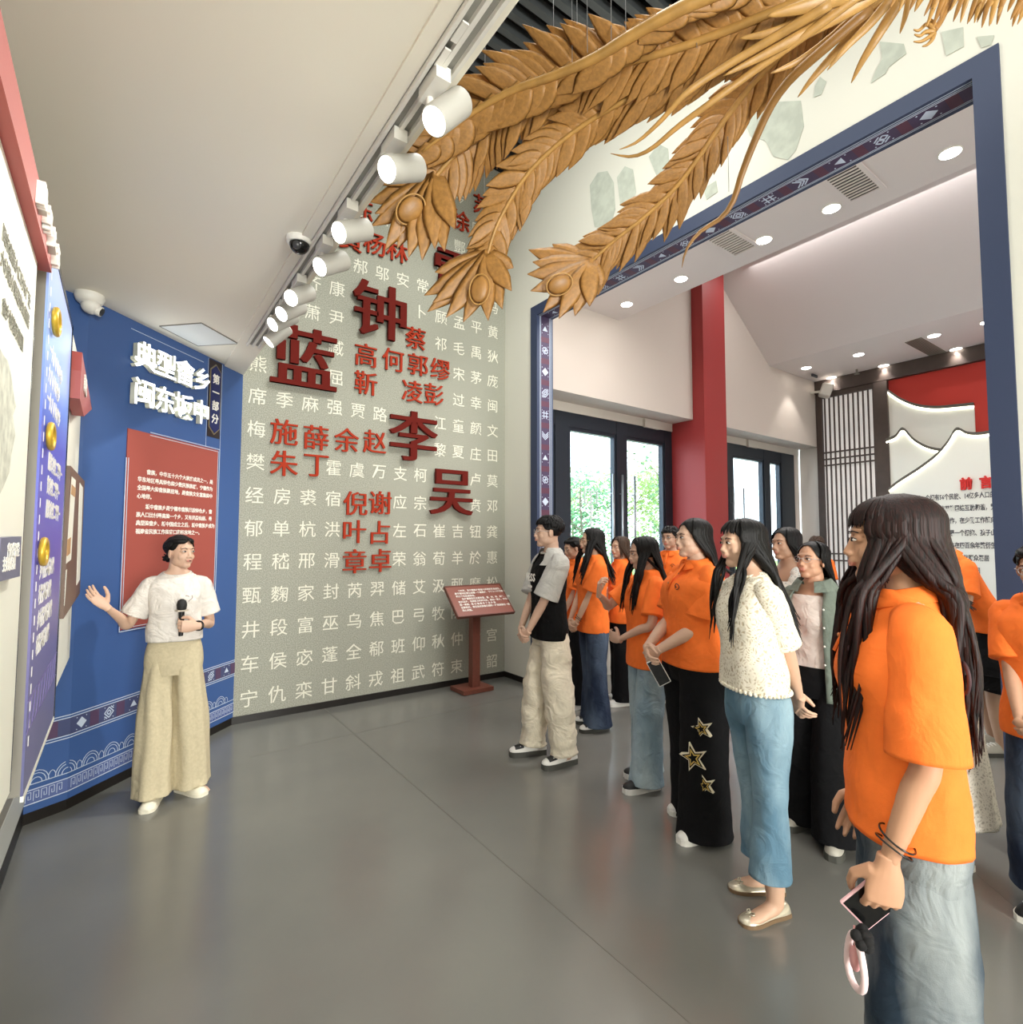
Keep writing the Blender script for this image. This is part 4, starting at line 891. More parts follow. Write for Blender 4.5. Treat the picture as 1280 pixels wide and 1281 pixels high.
def remesh(g, vox, smooth=2, mats=()):
    me = mkmesh('tmp', g.V, g.F); o = bpy.data.objects.new('tmp', me); COL.objects.link(o)
    r = o.modifiers.new('r', 'REMESH'); r.mode = 'VOXEL'; r.voxel_size = vox; r.use_smooth_shade = True
    if smooth: s_ = o.modifiers.new('s', 'SMOOTH'); s_.factor = .5; s_.iterations = smooth
    out = bpy.data.meshes.new_from_object(o.evaluated_get(bpy.context.evaluated_depsgraph_get()))
    bpy.data.objects.remove(o); bpy.data.meshes.remove(me)
    n = len(out.vertices); V = np.empty(n*3); out.vertices.foreach_get('co', V); V = V.reshape(-1, 3); Fc = [list(p.vertices) for p in out.polygons]
    bpy.data.meshes.remove(out); return V, Fc
_HD = {}
def head_geo(vox, male):
    k = (vox, male)
    if k in _HD: return _HD[k]
    g = MB(); w = 1.04 if male else 1
    g.ell((0, -.018, .03), (.076, .098, .086), 24, 16); g.ell((0, .026, -.028), (.062*w, .064, .088), 22, 16)
    g.ell((0, .060, -.094), (.030*w, .026, .022), 14, 10)
    for s_ in (-1, 1):
        g.ell((s_*.036*w, .012, -.062), (.026, .052, .036), 14, 10); g.ell((s_*.036, .058, -.034), (.024, .022, .024), 12, 8)
        g.ell((s_*.077, -.006, -.012), (.009, .020, .033), 12, 8, Matrix.Rotation(s_*-.25, 3, 'Z')); g.ell((s_*.012, .095, -.037), (.009, .010, .008), 10, 6)
        g.ell((s_*.031, .072, .006), (.020, .016, .013), 12, 8)
    g.ell((0, .070, .028), (.052, .020, .016), 16, 8)
    g.tube([(0, .082, .014), (0, .090, -.008), (0, .101, -.029)], [.008, .009, .0100], 10); g.ell((0, .101, -.031), (.0115, .0105, .009), 12, 8)
    g.ell((0, .088, -.054), (.024, .012, .016), 14, 8)
    g.ell((0, .095, -.0565), (.021, .007, .0048), 14, 8); g.ell((0, .094, -.0660), (.018, .0075, .0056), 14, 8)
    g.tube([(0, -.022, -.03), (0, -.03, -.09), (0, -.040, -.15)], [.056, .050*w, .050*w], 18)
    V, Fc = remesh(g, vox, 2)
    lip = []
    for f in Fc:
        c = V[f].mean(0); lip.append(1 if (c[1] > .086 and -.0745 < c[2] < -.0505 and abs(c[0]) < .021-abs(c[2]+.062)*.6) else 0)
    _HD[k] = (V, Fc, lip); return _HD[k]
_HN = {}
def hand_geo(curl, spread, vox=.0036):
    """left/right-neutral hand: wrist at origin, fingers along -z, palm faces +y, thumb on +x"""
    k = (curl, spread, vox)
    if k in _HN: return _HN[k]
    g = MB()
    g.tube([(0, 0, .02), (0, 0, 0), (0, .001, -.025), (0, .002, -.06), (0, .002, -.088)], [(.022, .018), (.024, .017), (.034, .0165), (.039, .014), (.036, .010)], 16, up=(0, 1, 0))
    for i, (x, L_, r) in enumerate(((.030, .068, .0086), (.0105, .076, .0088), (-.0105, .070, .0084), (-.0295, .055, .0076))):
        p = Vector((x*.95, .002, -.078)); a = 0; P_ = [p+Vector((0, 0, .02)), p]; R_ = [r, r]; fan = spread*(x/.03)*.16; c_ = curl*(1+.10*i)
        for seg, (f, da) in enumerate(((.44, .75), (.31, 1.0), (.25, .7))):
            a += c_*da; p = p+Vector((math.sin(fan)*math.cos(a), math.sin(a), -math.cos(a)*math.cos(fan)))*L_*f; P_.append(p); R_.append(r*(.95, .88, .68)[seg])
        g.tube(P_, R_, 10, up=(1, 0, 0)); g.ell(P_[-1], R_[-1], 10, 6)
    a = Vector((.026, .006, -.022)); b = Vector((.050+.008*spread, .014+.014*curl, -.048)); c = Vector((.056+.014*spread-.010*curl, .022+.022*curl, -.074)); e = Vector((.054+.018*spread-.018*curl, .028+.03*curl, -.094))
    g.tube([a-Vector((.012, 0, 0)), a, b, c, e], [.012, .015, .0115, .0098, .0075], 10, up=(0, 1, 0)); g.ell(e, .0075, 10, 6)
    V, Fc = remesh(g, vox, 1); _HN[k] = (V, Fc); return _HN[k]

def fnoise(p, f): return noise.noise(Vector((p[0]*f[0], p[1]*f[1], p[2]*f[2])))
def interp(prof, n):
    """smooth interpolation of rows of numbers, n samples"""
    A = np.array(prof, float); m_ = len(A); out = []
    for i in range(n):
        t_ = i/(n-1)*(m_-1); k = min(int(t_), m_-2); f = t_-k; a, b, c, d_ = A[max(k-1, 0)], A[k], A[k+1], A[min(k+2, m_-1)]
        out.append(.5*((2*b)+(c-a)*f+(2*a-5*b+4*c-d_)*f*f+(3*b-a-3*c+d_)*f**3))
    return out
def shell(prof, n=36, m_=34, amp=.006, seed=0, sup=2.3, arc=None, fold=(9, 9, 5), hem=.012, inner=True):
    """cloth tube round the vertical axis; prof rows: z, half width, half depth, centre x, centre y"""
    g = MB(); R_ = interp(prof, m_); rows = []
    def ring(z, w, d_, cx, cy, k, am):
        r = []
        cnt = n if not arc else n+1
        for i in range(cnt):
            a = 2*PI*i/n if not arc else arc[0]+(arc[1]-arc[0])*i/n
            c_, s_ = math.cos(a), math.sin(a); q_ = (abs(c_)**sup+abs(s_)**sup)**(-1/sup)
            x, y = w*q_*c_, d_*q_*s_; p = (cx+x, cy+y, z)
            nn = fnoise((p[0]+seed*3.1, p[1], p[2]), fold)*1.0+.5*fnoise((p[0], p[1]+seed, p[2]), (fold[0]*2.3, fold[1]*2.3, fold[2]*2.3))
            k_ = 1+am*nn/max(.05, (w+d_)/2); r.append((cx+x*k_, cy+y*k_, z+am*.35*nn))
        return r
    for i, (z, w, d_, cx, cy) in enumerate(R_): rows.append(ring(z, w, d_, cx, cy, i, amp))
    if inner:
        z, w, d_, cx, cy = R_[0]
        pre = [[(cx+(p[0]-cx)*f, cy+(p[1]-cy)*f, p[2]+dz) for p in rows[0]] for f, dz in ((.90, .05), (.965, .012), (.975, .001))]
        rows = pre+rows
    g.grid(rows, not arc)
    return g
def limbcloth(P, R_, n=26, m_=22, amp=.004, seed=0, inner=True, fold=(14, 14, 7), start=False, pleat=0):
    """cloth tube along a limb path; P points, R_ radii (pairs)"""
    A = [list(p)+list(r if isinstance(r, tuple) else (r, r)) for p, r in zip(P, R_)]; A = interp(A, m_)
    g = MB(); pts = [Vector(a[:3]) for a in A]; rr_ = [(a[3], a[4]) for a in A]
    if inner:
        t_ = (pts[-1]-pts[-2]).normalized(); pts += [pts[-1]+t_*.0005, pts[-1]-t_*.014, pts[-1]-t_*.05]; e = rr_[-1]; rr_ += [(e[0]*.965, e[1]*.965), (e[0]*.955, e[1]*.955), (e[0]*.9, e[1]*.9)]
    g.tube(pts, rr_, n, cap=start, up=(0, 1, .01))
    g.F = [f for f in g.F if len(f) == 4]; g.mi = [0]*len(g.F)
    if start: pass
    for i in range(m_*n):
        v = g.V[i]; c = pts[i//n]; d_ = v-c; L_ = max(.02, d_.length)
        nn = fnoise((v.x+seed, v.y, v.z), fold)+.5*fnoise((v.x, v.y+seed, v.z), (fold[0]*2, fold[1]*2, fold[2]*2.2)); an = math.atan2(d_.y, d_.x); pk = pleat*math.sin(an*6+2.2*fnoise((0, seed, v.z), (1, 1, 3)))*min(1, (i//n)/6)
        g.V[i] = c+d_*(1+amp*nn/L_+pk)+Vector((0, 0, amp*.4*nn))
    return g
def ik(a, b, l1, l2, hint):
    a, b, hint = Vector(a), Vector(b), Vector(hint); d_ = b-a; L_ = min(d_.length, (l1+l2)*.999); b = a+d_.normalized()*L_
    x = (l1*l1-l2*l2+L_*L_)/(2*L_); h = math.sqrt(max(0, l1*l1-x*x)); dn = d_.normalized(); hv = (hint-dn*hint.dot(dn)).normalized(); return a+dn*x+hv*h, b

def person(label, pos, heading, height, skinc=(204, 158, 128), male=False, hy=0, hp=0, hr=0, armL=None, armR=None, feet=((-.09, .02, 8), (.09, -.02, -8)),
           shirt=None, pants=None, shoes=None, hair=None, glasses=None, build=1.0, vox=.0045, lean=0, bend=0, hipshift=0, mouth=0, watch=None, legscale=1.0, hs=.90, nofeet=False, skirt=None, coat=None, armw=1.0, scarf=None):
    k = height/1.65
    root = thing('person', label, 'person', (pos[0], pos[1], 0), math.radians(heading-90))
    Mk = skin(skinc)
    bendM = Matrix.Translation((0, 0, .93)) @ Matrix.Rotation(math.radians(-bend), 4, 'X') @ Matrix.Translation((0, 0, -.93))
    def B(v):
        v = Vector(v)
        if lean: v = v+Vector((0, lean*max(0, v.z-.5)*.5, 0))
        if bend:
            w_ = min(1, max(0, (v.z-.84)/.20)); w_ = w_*w_*(3-2*w_); return v.lerp(bendM @ v, w_)*k if w_ < 1 else (bendM @ v)*k
        return v*k
    def out(g, name, m_, parent=root, smooth=True, angle=None, kind=None):
        g.V = [B(v) for v in g.V]; o = g.build(name, m_, parent, smooth, angle=angle); return o
    # head transform
    HCN = Vector((0, .012+hipshift*0, 1.552))
    HM = Matrix.Translation(HCN-Vector((0, .03, .09))) @ Matrix.Rotation(math.radians(hy), 4, 'Z') @ Matrix.Rotation(math.radians(hp), 4, 'X') @ Matrix.Rotation(math.radians(hr), 4, 'Y') @ Matrix.Scale(hs, 4) @ Matrix.Translation((0, .03, .09))
    # ---- body core
    g = MB(); w = build
    sh = (.160 if male else .138)*(.6+.4*w)
    tor = [(.80, .12*w, .08*w, 0, -.005), (.88, .140*w, .092*w, 0, -.008), (.98, .125*w, .082*w, 0, 0), (1.08, .112*w, .076*w, 0, .002), (1.2, .122*w, .084*w, 0, .006), (1.3, .13*w, .08*w, 0, 0), (1.365, sh*.86, .062, 0, -.012), (1.405, .085, .052, 0, -.018), (1.43, .058, .05, 0, -.018)]
    rows = [[(cx+a*math.cos(t_), cy+b*math.sin(t_), z) for t_ in [2*PI*i/22 for i in range(22)]] for z, a, b, cx, cy in interp(tor, 26)]
    g.grid(rows, True); g._f(list(range(22))[::-1]); nb_ = 25*22; g._f([nb_+i for i in range(22)])
    g.tube([(0, -.02, 1.36), (0, -.018, 1.43), HM @ Vector((0, -.032, -.085)), HM @ Vector((0, -.02, -.03))], [.056, .050, .049, .03], 16)
    hands = []
    arms = {}
    for sd, A in ((-1, armL), (1, armR)):      # -1 = the person's left is +x? here x<0 is left hand side
        S0 = Vector((sd*sh, -.012, 1.338)); A = A or dict(w=(sd*.21, .03, .82), h=(sd*.6, -.6, 0), p=(-sd, .2, 0), c=.35)
        E_, Wr = ik(S0, A['w'], .27, .245, A.get('h', (sd*.5, -1, -.2)))
        aw = armw*(.96 if male else .84)*(.7+.3*w)
        g.tube(catmull([S0+Vector((-sd*.03, 0, .0)), S0.lerp(E_, .3), E_, E_.lerp(Wr, .35), Wr], 5), [(r*aw) for r in [.046, .046, .045, .044, .043, .043, .042, .041, .039, .037, .036, .036, .036, .036, .036, .035, .033, .030, .027, .024, .0225]], 14)
        d_ = Vector(A['d']) if 'd' in A else (Wr-E_); d_.normalize(); pn = Vector(A.get('p', (-sd, 0, 0))); pn = (pn-d_*pn.dot(d_)).normalized(); zx = -d_
        xx = pn.cross(zx)
        if 't' in A and xx.dot(Vector(A['t'])) < 0: flip = True
        else: flip = False
        # thumb on +x of the neutral hand; mirrored by negating x
        tx = -xx if flip else xx
        hands.append((basis(tx, pn, zx, Wr), A.get('c', .35), A.get('s', .3))); arms[sd] = (S0, E_, Wr, d_, pn)
    hipw = .080*(.75+.25*w); legs = {}
    for sd, ft in ((-1, feet[0]), (1, feet[1])):
        H0 = Vector((sd*hipw, -.005, .88)); F0 = Vector((ft[0], ft[1]-.045, .075+(ft[3] if len(ft) > 3 else 0))); Kn = H0.lerp(F0, .52)+Vector((0, .025, 0))
        lw_ = (.7+.3*w)
        g.tube(catmull([H0, H0.lerp(Kn, .5), Kn, Kn.lerp(F0, .35), F0+Vector((0, 0, .02)), F0-Vector((0, 0, .03))], 4), [r*lw_ for r in [.066, .068, .070, .070, .067, .062, .063, .058, .054, .051, .051, .053, .054, .052, .047, .042, .037, .034, .033, .033, .033]], 14)
        if shoes is not None and not nofeet:
            yaw = math.radians(ft[2]); fd = Vector((-math.sin(yaw), math.cos(yaw), 0)); g.tube([F0+Vector((0, 0, -.03)), F0+fd*.06+Vector((0, 0, -.042)), F0+fd*.12+Vector((0, 0, -.055)), F0+fd*.155+Vector((0, 0, -.058))], [(.030, .03), (.032, .024), (.034, .016), (.02, .010)], 12, up=(0, 0, 1))
        legs[sd] = (H0, Kn, F0, ft)
    V, Fc = remesh(g, .0095 if vox < .005 else .012, 3)
    VV = [B(v) for v in V]; FF = list(Fc); MI = [0]*len(Fc)
    HV, HF, lip = head_geo(vox, male)
    b0 = len(VV); VV += [B(HM @ Vector(v)) for v in HV]; FF += [[b0+i for i in f] for f in HF]; MI += lip
    for M_, c_, s_ in hands:
        hv, hf = hand_geo(c_, s_, .0036 if vox < .005 else .0048); b0 = len(VV); flipf = M_.to_3x3().determinant() < 0
        VV += [B(M_ @ Vector(v)) for v in hv]; FF += [[b0+i for i in (f[::-1] if flipf else f)] for f in hf]; MI += [0]*len(hf)
    me = mkmesh('body', VV, FF, True); me.polygons.foreach_set('material_index', MI); body = link('body', me, [Mk, M_lip], root)
    # ---- face
    for s_ in (-1, 1):
        g = MB(); c = Vector((s_*.031, .0825, .004)); g.ell(c, (.0145, .0095, .0050), 14, 8); g.V = [HM @ v for v in g.V]; out(g, 'eye', M_eyew)
        g = MB(); g.ell(c+Vector((0, .0078, .0)), (.0062, .0042, .0052), 12, 8); g.V = [HM @ v for v in g.V]; out(g, 'iris', M_iris)
        g = MB(); g.tube(catmull([c+Vector((s_*-.015, .004, -.001)), c+Vector((s_*-.006, .0095, .0055)), c+Vector((s_*.005, .0085, .0062)), c+Vector((s_*.0165, -.001, .001))], 4), [.0013]*13, 6); g.V = [HM @ v for v in g.V]; out(g, 'eyelash', M_brow)
        g = MB(); g.tube(catmull([c+Vector((s_*-.014, .009, .018)), c+Vector((0, .007, .024)), c+Vector((s_*.020, -.006, .018))], 5), [(.0012, .0026)]*6+[(.0011, .0020)]*4+[(.0008, .0012)], 6, up=(0, 0, 1)); g.V = [HM @ v for v in g.V]; out(g, 'eyebrow', M_brow)
    if mouth:
        g = MB(); g.ell((0, .102, -.0615), (.011, .004, .0035), 12, 6); g.V = [HM @ v for v in g.V]; out(g, 'mouth', M_iris)
    if glasses:
        mg = mat('glasses_'+glasses, {'silver': (170, 170, 172), 'black': (24, 24, 26), 'gold': (176, 150, 110)}[glasses], .3, .6)
        fr_ = MB()
        for s_ in (-1, 1):
            P_ = [Vector((s_*(.033+.0215*math.cos(a)), .1035-.006*abs(.033+.0215*math.cos(a))/.05, .002+.0185*math.sin(a))) for a in [2*PI*i/22 for i in range(22)]]
            fr_.tube(P_, .0015, 6, closed=True, up=(0, 1, 0)); fr_.tube([(s_*.055, .097, .006), (s_*.076, .06, .006), (s_*.082, 0, .0), (s_*.080, -.014, -.012)], .0015, 6)
        fr_.tube([(-.012, .104, .004), (0, .107, .008), (.012, .104, .004)], .0015, 6); fr_.V = [HM @ v for v in fr_.V]; gl_ = out(fr_, 'glasses', mg)
    # ---- trousers
    if pants:
        pm = pants['m']; top = pants.get('top', 1.0); hw = pants.get('hip', .178)*w*.92; hd = pants.get('hipd', .13)*w*.84
        g = shell([(.775, hw*.95, hd*.9, 0, -.006), (.84, hw, hd, 0, -.008), (.90, hw*.99, hd*.98, 0, -.008), (.96, hw*.92, hd*.92, 0, -.004), (top, .132*w, .094*w, 0, 0)], m_=16, amp=.004, seed=pos[0], inner=False)
        tro = out(g, 'trousers', pm)
        hemz = pants.get('hem', .05); wk, wa = pants.get('knee', .085), pants.get('ankle', .10)
        for sd in (-1, 1):
            H0, Kn, F0, ft = legs[sd]; e = Vector((F0.x, F0.y+pants.get('fwd', .02), hemz)); kn = Kn+Vector((0, -.01, 0)); th = .083*w if not pants.get('thigh') else pants['thigh']
            P_ = [Vector((sd*.074*w, -.008, .90)), Vector((sd*.078*w, -.006, .80)), Vector((sd*.08*w, -.004, .80)).lerp(kn, .5), kn, kn.lerp(e, .5), kn.lerp(e, .85), e]
            R_ = [(th*.95, th*1.15), (th*.98, th*1.2), ((th+wk)/2*.98, (th+wk)/2*1.1), (wk, wk*1.02), ((wk+wa)/2, (wk+wa)/2), (wa*.98, wa*1.0), (wa, wa*1.08)]
            g = limbcloth(P_, R_, 28, 44, pants.get('amp', .006), seed=pos[0]*3+sd, fold=pants.get('fold', (7, 7, 9)), pleat=pants.get('pleat', .018))
            out(g, 'trouser_leg', pants.get('m2', pm), tro)
        if False:
            g = MB()
            for sd in (-1, 1):
                P_ = catmull([(sd*hw*1.0, .02, .93), (sd*hw*.97, .06, .885), (sd*hw*.75, .098*w, .87)], 4); g.tube(P_, .0025, 5)
            out(g, 'pocket_seam', mat('seam_dark', (60, 62, 70), .8), tro)
        if pants.get('stars'):
            ms_ = mat('gold_star_edge', (216, 184, 96), .5); mw = mat('star_white', (236, 226, 200), .5)
            for (yy, zz, r_) in pants['stars']:
                H0, Kn, F0, ft = legs[-1]
                for rr_, mm_, dd in ((r_, mw, 0), (r_*.8, pm, .003), (r_*.62, ms_, .005), (r_*.4, pm, .007)):
                    g = MB(); nv = Vector((-.62, .78, 0)); uv = Vector((.78, .62, 0)); c0 = H0.lerp(Kn, max(0, (.88-zz)/(.88-Kn.z))) if zz > Kn.z else Kn.lerp(F0, (Kn.z-zz)/(Kn.z-F0.z)); c0 = Vector((c0.x, c0.y-.01, zz))+nv*(pants.get('starr', .128)+dd)+uv*yy
                    pts = [c0+uv*((rr_ if i % 2 == 0 else rr_*.42)*math.sin(2*PI*i/10+.3))+Vector((0, 0, (rr_ if i % 2 == 0 else rr_*.42)*math.cos(2*PI*i/10+.3))) for i in range(10)]
                    g.prism(pts, -nv*.03); out(g, 'star_print', mm_, tro, False)
    if skirt:
        g = shell(skirt['prof'], n=48, m_=40, amp=skirt.get('amp', .012), seed=pos[0], fold=skirt.get('fold', (16, 16, 1.2))); out(g, 'skirt', skirt['m'])
    # ---- shirt
    def sleeve(m_, par, ln, r0, r1, amp=.004, band=None):
        for sd in (-1, 1):
            S0, E_, Wr, d_, pn = arms[sd]; full = [S0, E_, Wr]
            def along(f):  # f in arm lengths (0 shoulder,1 elbow,2 wrist)
                return S0.lerp(E_, f) if f <= 1 else E_.lerp(Wr, f-1)
            n_ = 6; P_ = [S0+Vector((-sd*.055, 0, .012))]+[along(ln*i/(n_-1))+Vector((0, 0, -.004)) for i in range(n_)]
            R_ = [(r0*.74, r0*.78)]+[(r0*(.90 if i == 0 else 1)+(r1-r0)*(i/(n_-1))) for i in range(n_)]; R_ = [(r if isinstance(r, tuple) else (r, r*1.06)) for r in R_]
            g = limbcloth(P_, R_, 28, 26, amp, seed=sd+pos[1], fold=(12, 12, 12)); out(g, 'sleeve', m_, par)
            if band:
                p = along(ln); q_ = along(ln-.06); g = MB(); g.tube([q_, p], [(r1*1.02, r1*1.08)]*2, 28, cap=False, up=(0, 1, .01)); out(g, 'sleeve_band', band, par)
    if shirt:
        sm = shirt['m']; hz = shirt.get('hem', .80); lo = shirt.get('loose', 1.0)*w; nk = shirt.get('neck', .066); shw = sh
        bust = 0 if male else .012; pz = .010 if shirt.get('polo') else 0
        prof = [(hz, .162*lo, .114*lo, 0, 0), (hz+.08, .162*lo, .113*lo, 0, 0), (1.02, .150*lo, .104*lo, 0, .002), (1.12, .148*lo, .103*lo, 0, .006), (1.22, .152*lo, .104*lo+bust, 0, .008), (1.30, .156*lo, .098*lo+bust*.5, 0, 0), (1.35, shw*1.04, .084, 0, -.010), (1.388, shw*.80, .070, 0, -.014), (1.404+pz, .5*(shw*.8+nk)+pz*.4, .066+pz*.4, 0, -.014), (1.416+pz, nk*1.08+pz*.4, .066+pz*.4, 0, -.012)]
        prof = prof[:2]+[p for p in prof[2:] if p[0] > hz+.12 and (p[0] < shirt.get('cut', 9))]
        if shirt.get('waist'): prof = [(z, a*(1-shirt['waist']*math.exp(-((z-1.05)/.1)**2)), b*(1-shirt['waist']*math.exp(-((z-1.05)/.1)**2)), c, d_) for z, a, b, c, d_ in prof]
        g = shell(prof, n=44, m_=46, amp=shirt.get('amp', .011), seed=pos[0]+pos[1], fold=shirt.get('fold', (8, 8, 6)))
        if shirt.get('vneck'):
            for v in g.V:
                if v.y > .02 and v.z > 1.3 and abs(v.x) < .06: v.z -= .045*(1-abs(v.x)/.06)
        for v in g.V:
            if not pz and v.z > 1.375 and v.y > -.03 and abs(v.x) < .1: v.z -= .022*min(1, (v.y+.03)/.08)*min(1, (v.z-1.375)/.03)
        so = out(g, 'shirt', sm)
        if shirt.get('scallop'):
            g = MB(); nn = 46; w0 = .162*lo; d0 = .114*lo
            for i in range(nn):
                a = 2*PI*i/nn; q_ = (abs(math.cos(a))**2.3+abs(math.sin(a))**2.3)**(-1/2.3); g.ell((w0*q_*math.cos(a), d0*q_*math.sin(a), hz+.002), (.011, .009, .010), 8, 5)
            out(g, 'scalloped_hem', sm, so)
        if shirt.get('sleeve', .8) > 0: sleeve(shirt.get('m_sleeve', sm), so, shirt.get('sleeve', .8), shirt.get('sr', .072)*.77*(.7+.3*w), shirt.get('sr1', .082)*.80*(.7+.3*w), band=shirt.get('band'))
        if shirt.get('raglan'):
            g = shell([(1.315, .157*lo, .100*lo, 0, 0), (1.35, shw*1.06, .087, 0, -.010), (1.389, shw*.82, .073, 0, -.014), (1.414, .5*(shw*.8+nk), .069, 0, -.014), (1.431, nk*1.1, .068, 0, -.012)], n=44, m_=14, amp=.003, inner=False)
            g.F = [f for f in g.F if abs(sum(g.V[i].x for i in f)/len(f)) > .062]; g.mi = [0]*len(g.F); g.V = [Vector((v.x*1.02, v.y*1.04, v.z+.002)) for v in g.V]; out(g, 'raglan_shoulder', shirt['m_sleeve'], so)
        if shirt.get('crew'):
            g = MB(); P_ = [(nk*1.02*math.cos(a), -.012+.066*math.sin(a)*1.0, 1.416-.022*min(1, max(0, (.018+.066*math.sin(a))/.08))) for a in [2*PI*i/30 for i in range(30)]]; g.tube(P_, (.006, .006), 8, closed=True); out(g, 'neckband', shirt.get('m_collar', sm), so)
        if shirt.get('polo'):
            g = MB(); rows = []
            for j, (dr, dz) in enumerate(((-.004, .008), (.0, .016), (.006, .015), (.016, -.002), (.026, -.020), (.024, -.022), (.012, -.004))):
                rows.append([((nk+dr)*math.cos(a), -.012+(nk*.98+dr)*math.sin(a), 1.413+dz+.014*-math.sin(a)-.012*(j > 2)*max(0, math.sin(a))**3) for a in [PI/2+.22+(2*PI-.44)*i/34 for i in range(35)]])
            g.grid(rows, False); out(g, 'collar', sm, so)
            g = MB(); yf = .106*lo+bust
            P_ = [(0, .060, 1.405), (0, .088, 1.37), (0, .098*lo+bust*.6, 1.32), (0, yf+.012, 1.26)]; g.tube(P_, [(.014, .003)]*4, 8, up=(0, 1, 0)); out(g, 'placket', sm, so)
            g = MB()
            for zz, yy in ((1.35, .094), (1.30, .106*lo+bust)): g.ell((0, yy, zz), (.006, .004, .006), 10, 6)
            out(g, 'button', mat('tan_button', (190, 120, 70), .4), so)
            g = MB(); yl = .097*lo+bust+.006; P_ = [Vector((-.075+.018*math.cos(a)*(1+.2*math.cos(2*a)), yl-.004*abs(math.cos(a)), 1.285+.016*math.sin(a))) for a in [2*PI*i/16 for i in range(14)]]; g.tube(P_, .0022, 5); g.tube([(-.08, yl+.002, 1.28), (-.072, yl+.003, 1.288), (-.066, yl+.002, 1.276)], .002, 5)
            out(g, 'chest_logo', mat('dark_logo', (60, 34, 40), .7), so)
        for tx in shirt.get('text', []):
            me_ = glyph(tx[0], tx[1], .002, .0015); g = MB(); g.V = [Vector((tx[2]-v.co.x, tx[3]+v.co.z-abs(tx[2]-v.co.x)*tx[5], tx[4]+v.co.y)) for v in me_.vertices]; g.F = [list(p.vertices) for p in me_.polygons]; g.mi = [0]*len(g.F)
            out(g, 'chest_lettering', tx[6], so, False)
        if shirt.get('heart'):
            g = MB(); P_ = [Vector((-.075+.0013*16*math.sin(a)**3, .112+bust*.3, 1.255+.0013*(13*math.cos(a)-5*math.cos(2*a)-2*math.cos(3*a)-math.cos(4*a)))) for a in [2*PI*i/28 for i in range(24)]]; g.tube(P_, .0013, 5); out(g, 'heart_outline', mat('red_dark_print', (110, 60, 60), .7), so)
    if coat:
        cm = coat['m']; hz = coat.get('hem', .78); o_ = coat.get('open', .55)
        prof = [(hz, .185*w, .13*w, 0, -.005), (.95, .178*w, .126*w, 0, 0), (1.12, .168*w, .12*w, 0, .004), (1.24, .166*w, .122*w, 0, .006), (1.31, .165*w, .112*w, 0, 0), (1.355, sh*1.12, .095, 0, -.010), (1.392, sh*.88, .085, 0, -.014), (1.42, .10, .080, 0, -.014)]
        g = shell(prof, n=44, m_=44, amp=.008, seed=2.2, arc=(PI/2+o_, PI/2+2*PI-o_), inner=False, fold=(7, 7, 5)); co = out(g, 'open_shirt', cm)
        sd_ = co.modifiers.new('t', 'SOLIDIFY'); sd_.thickness = .004; sleeve(cm, co, 1.75, .056, .046)
        g = MB(); rows = []
        for dr, dz in ((-.004, .01), (.0, .03), (.008, .028), (.03, -.005), (.045, -.03)):
            rows.append([((.075+dr)*math.cos(a)*1.1, -.014+(.072+dr)*math.sin(a), 1.415+dz-.02*max(0, math.sin(a))) for a in [PI/2+.35+(2*PI-.7)*i/30 for i in range(31)]])
        g.grid(rows, False); out(g, 'collar', cm, co)
        g = MB()
        for zz in (1.28, 1.18, 1.08, .98): a = PI/2+o_; g.ell((.192*w*math.cos(a)*1.0-.004, .145*w*math.sin(a)+.004, zz), .006, 8, 5)
        out(g, 'button', M_wht, co)
    # ---- shoes
    if shoes:
        for sd in (-1, 1):
            H0, Kn, F0, ft = legs[sd]; yaw = math.radians(ft[2]); lift = ft[3] if len(ft) > 3 else 0; T = Matrix.Translation((ft[0], ft[1], lift)) @ Matrix.Rotation(yaw, 4, 'Z'); kd = shoes['kind']
            up_ = MB(); so_ = MB()
            if kd in ('sneaker', 'chunky'):
                st = .032 if kd == 'chunky' else .024
                pr_ = [(-.118, .020, .055), (-.112, .032, .068), (-.08, .037, .078), (-.04, .037, .076), (0, .038, .062), (.05, .044, .048), (.09, .043, .038), (.125, .034, .028), (.142, .014, .016)]
            elif kd == 'flat': st = .010; pr_ = [(-.112, .020, .030), (-.105, .029, .038), (-.07, .032, .030), (-.02, .031, .022), (.03, .037, .020), (.06, .040, .024), (.09, .037, .024), (.115, .026, .018), (.126, .010, .010)]
            else: st = .016; pr_ = [(-.116, .020, .040), (-.108, .032, .052), (-.07, .036, .052), (-.02, .037, .050), (.03, .042, .046), (.08, .043, .038), (.115, .034, .028), (.130, .014, .016)]
            rows = []
            for y, a, h in interp(pr_, 22): rows.append([T @ Vector((a*math.cos(t_)*(1 if True else 1), y, st+max(.001, h*math.sin(t_)))) for t_ in [PI*i/14 for i in range(15)]])
            up_.grid(rows, False); up_.F.append([i for i in range(15)][::-1]); up_.F.append([21*15+i for i in range(15)]); up_.mi += [0, 0]
            P2 = interp([(y, a) for y, a, h in pr_], 20); ol = [(a+.004, y) for y, a in P2]+[(-a-.004, y) for y, a in P2[::-1]]
            so_.prism([T @ Vector((x, y, 0)) for x, y in ol], T.to_3x3() @ Vector((0, 0, st+.004)))
            sh_ = out(up_, 'shoe', shoes['m']); out(so_, 'sole', shoes.get('sole', M_wht), sh_, False)
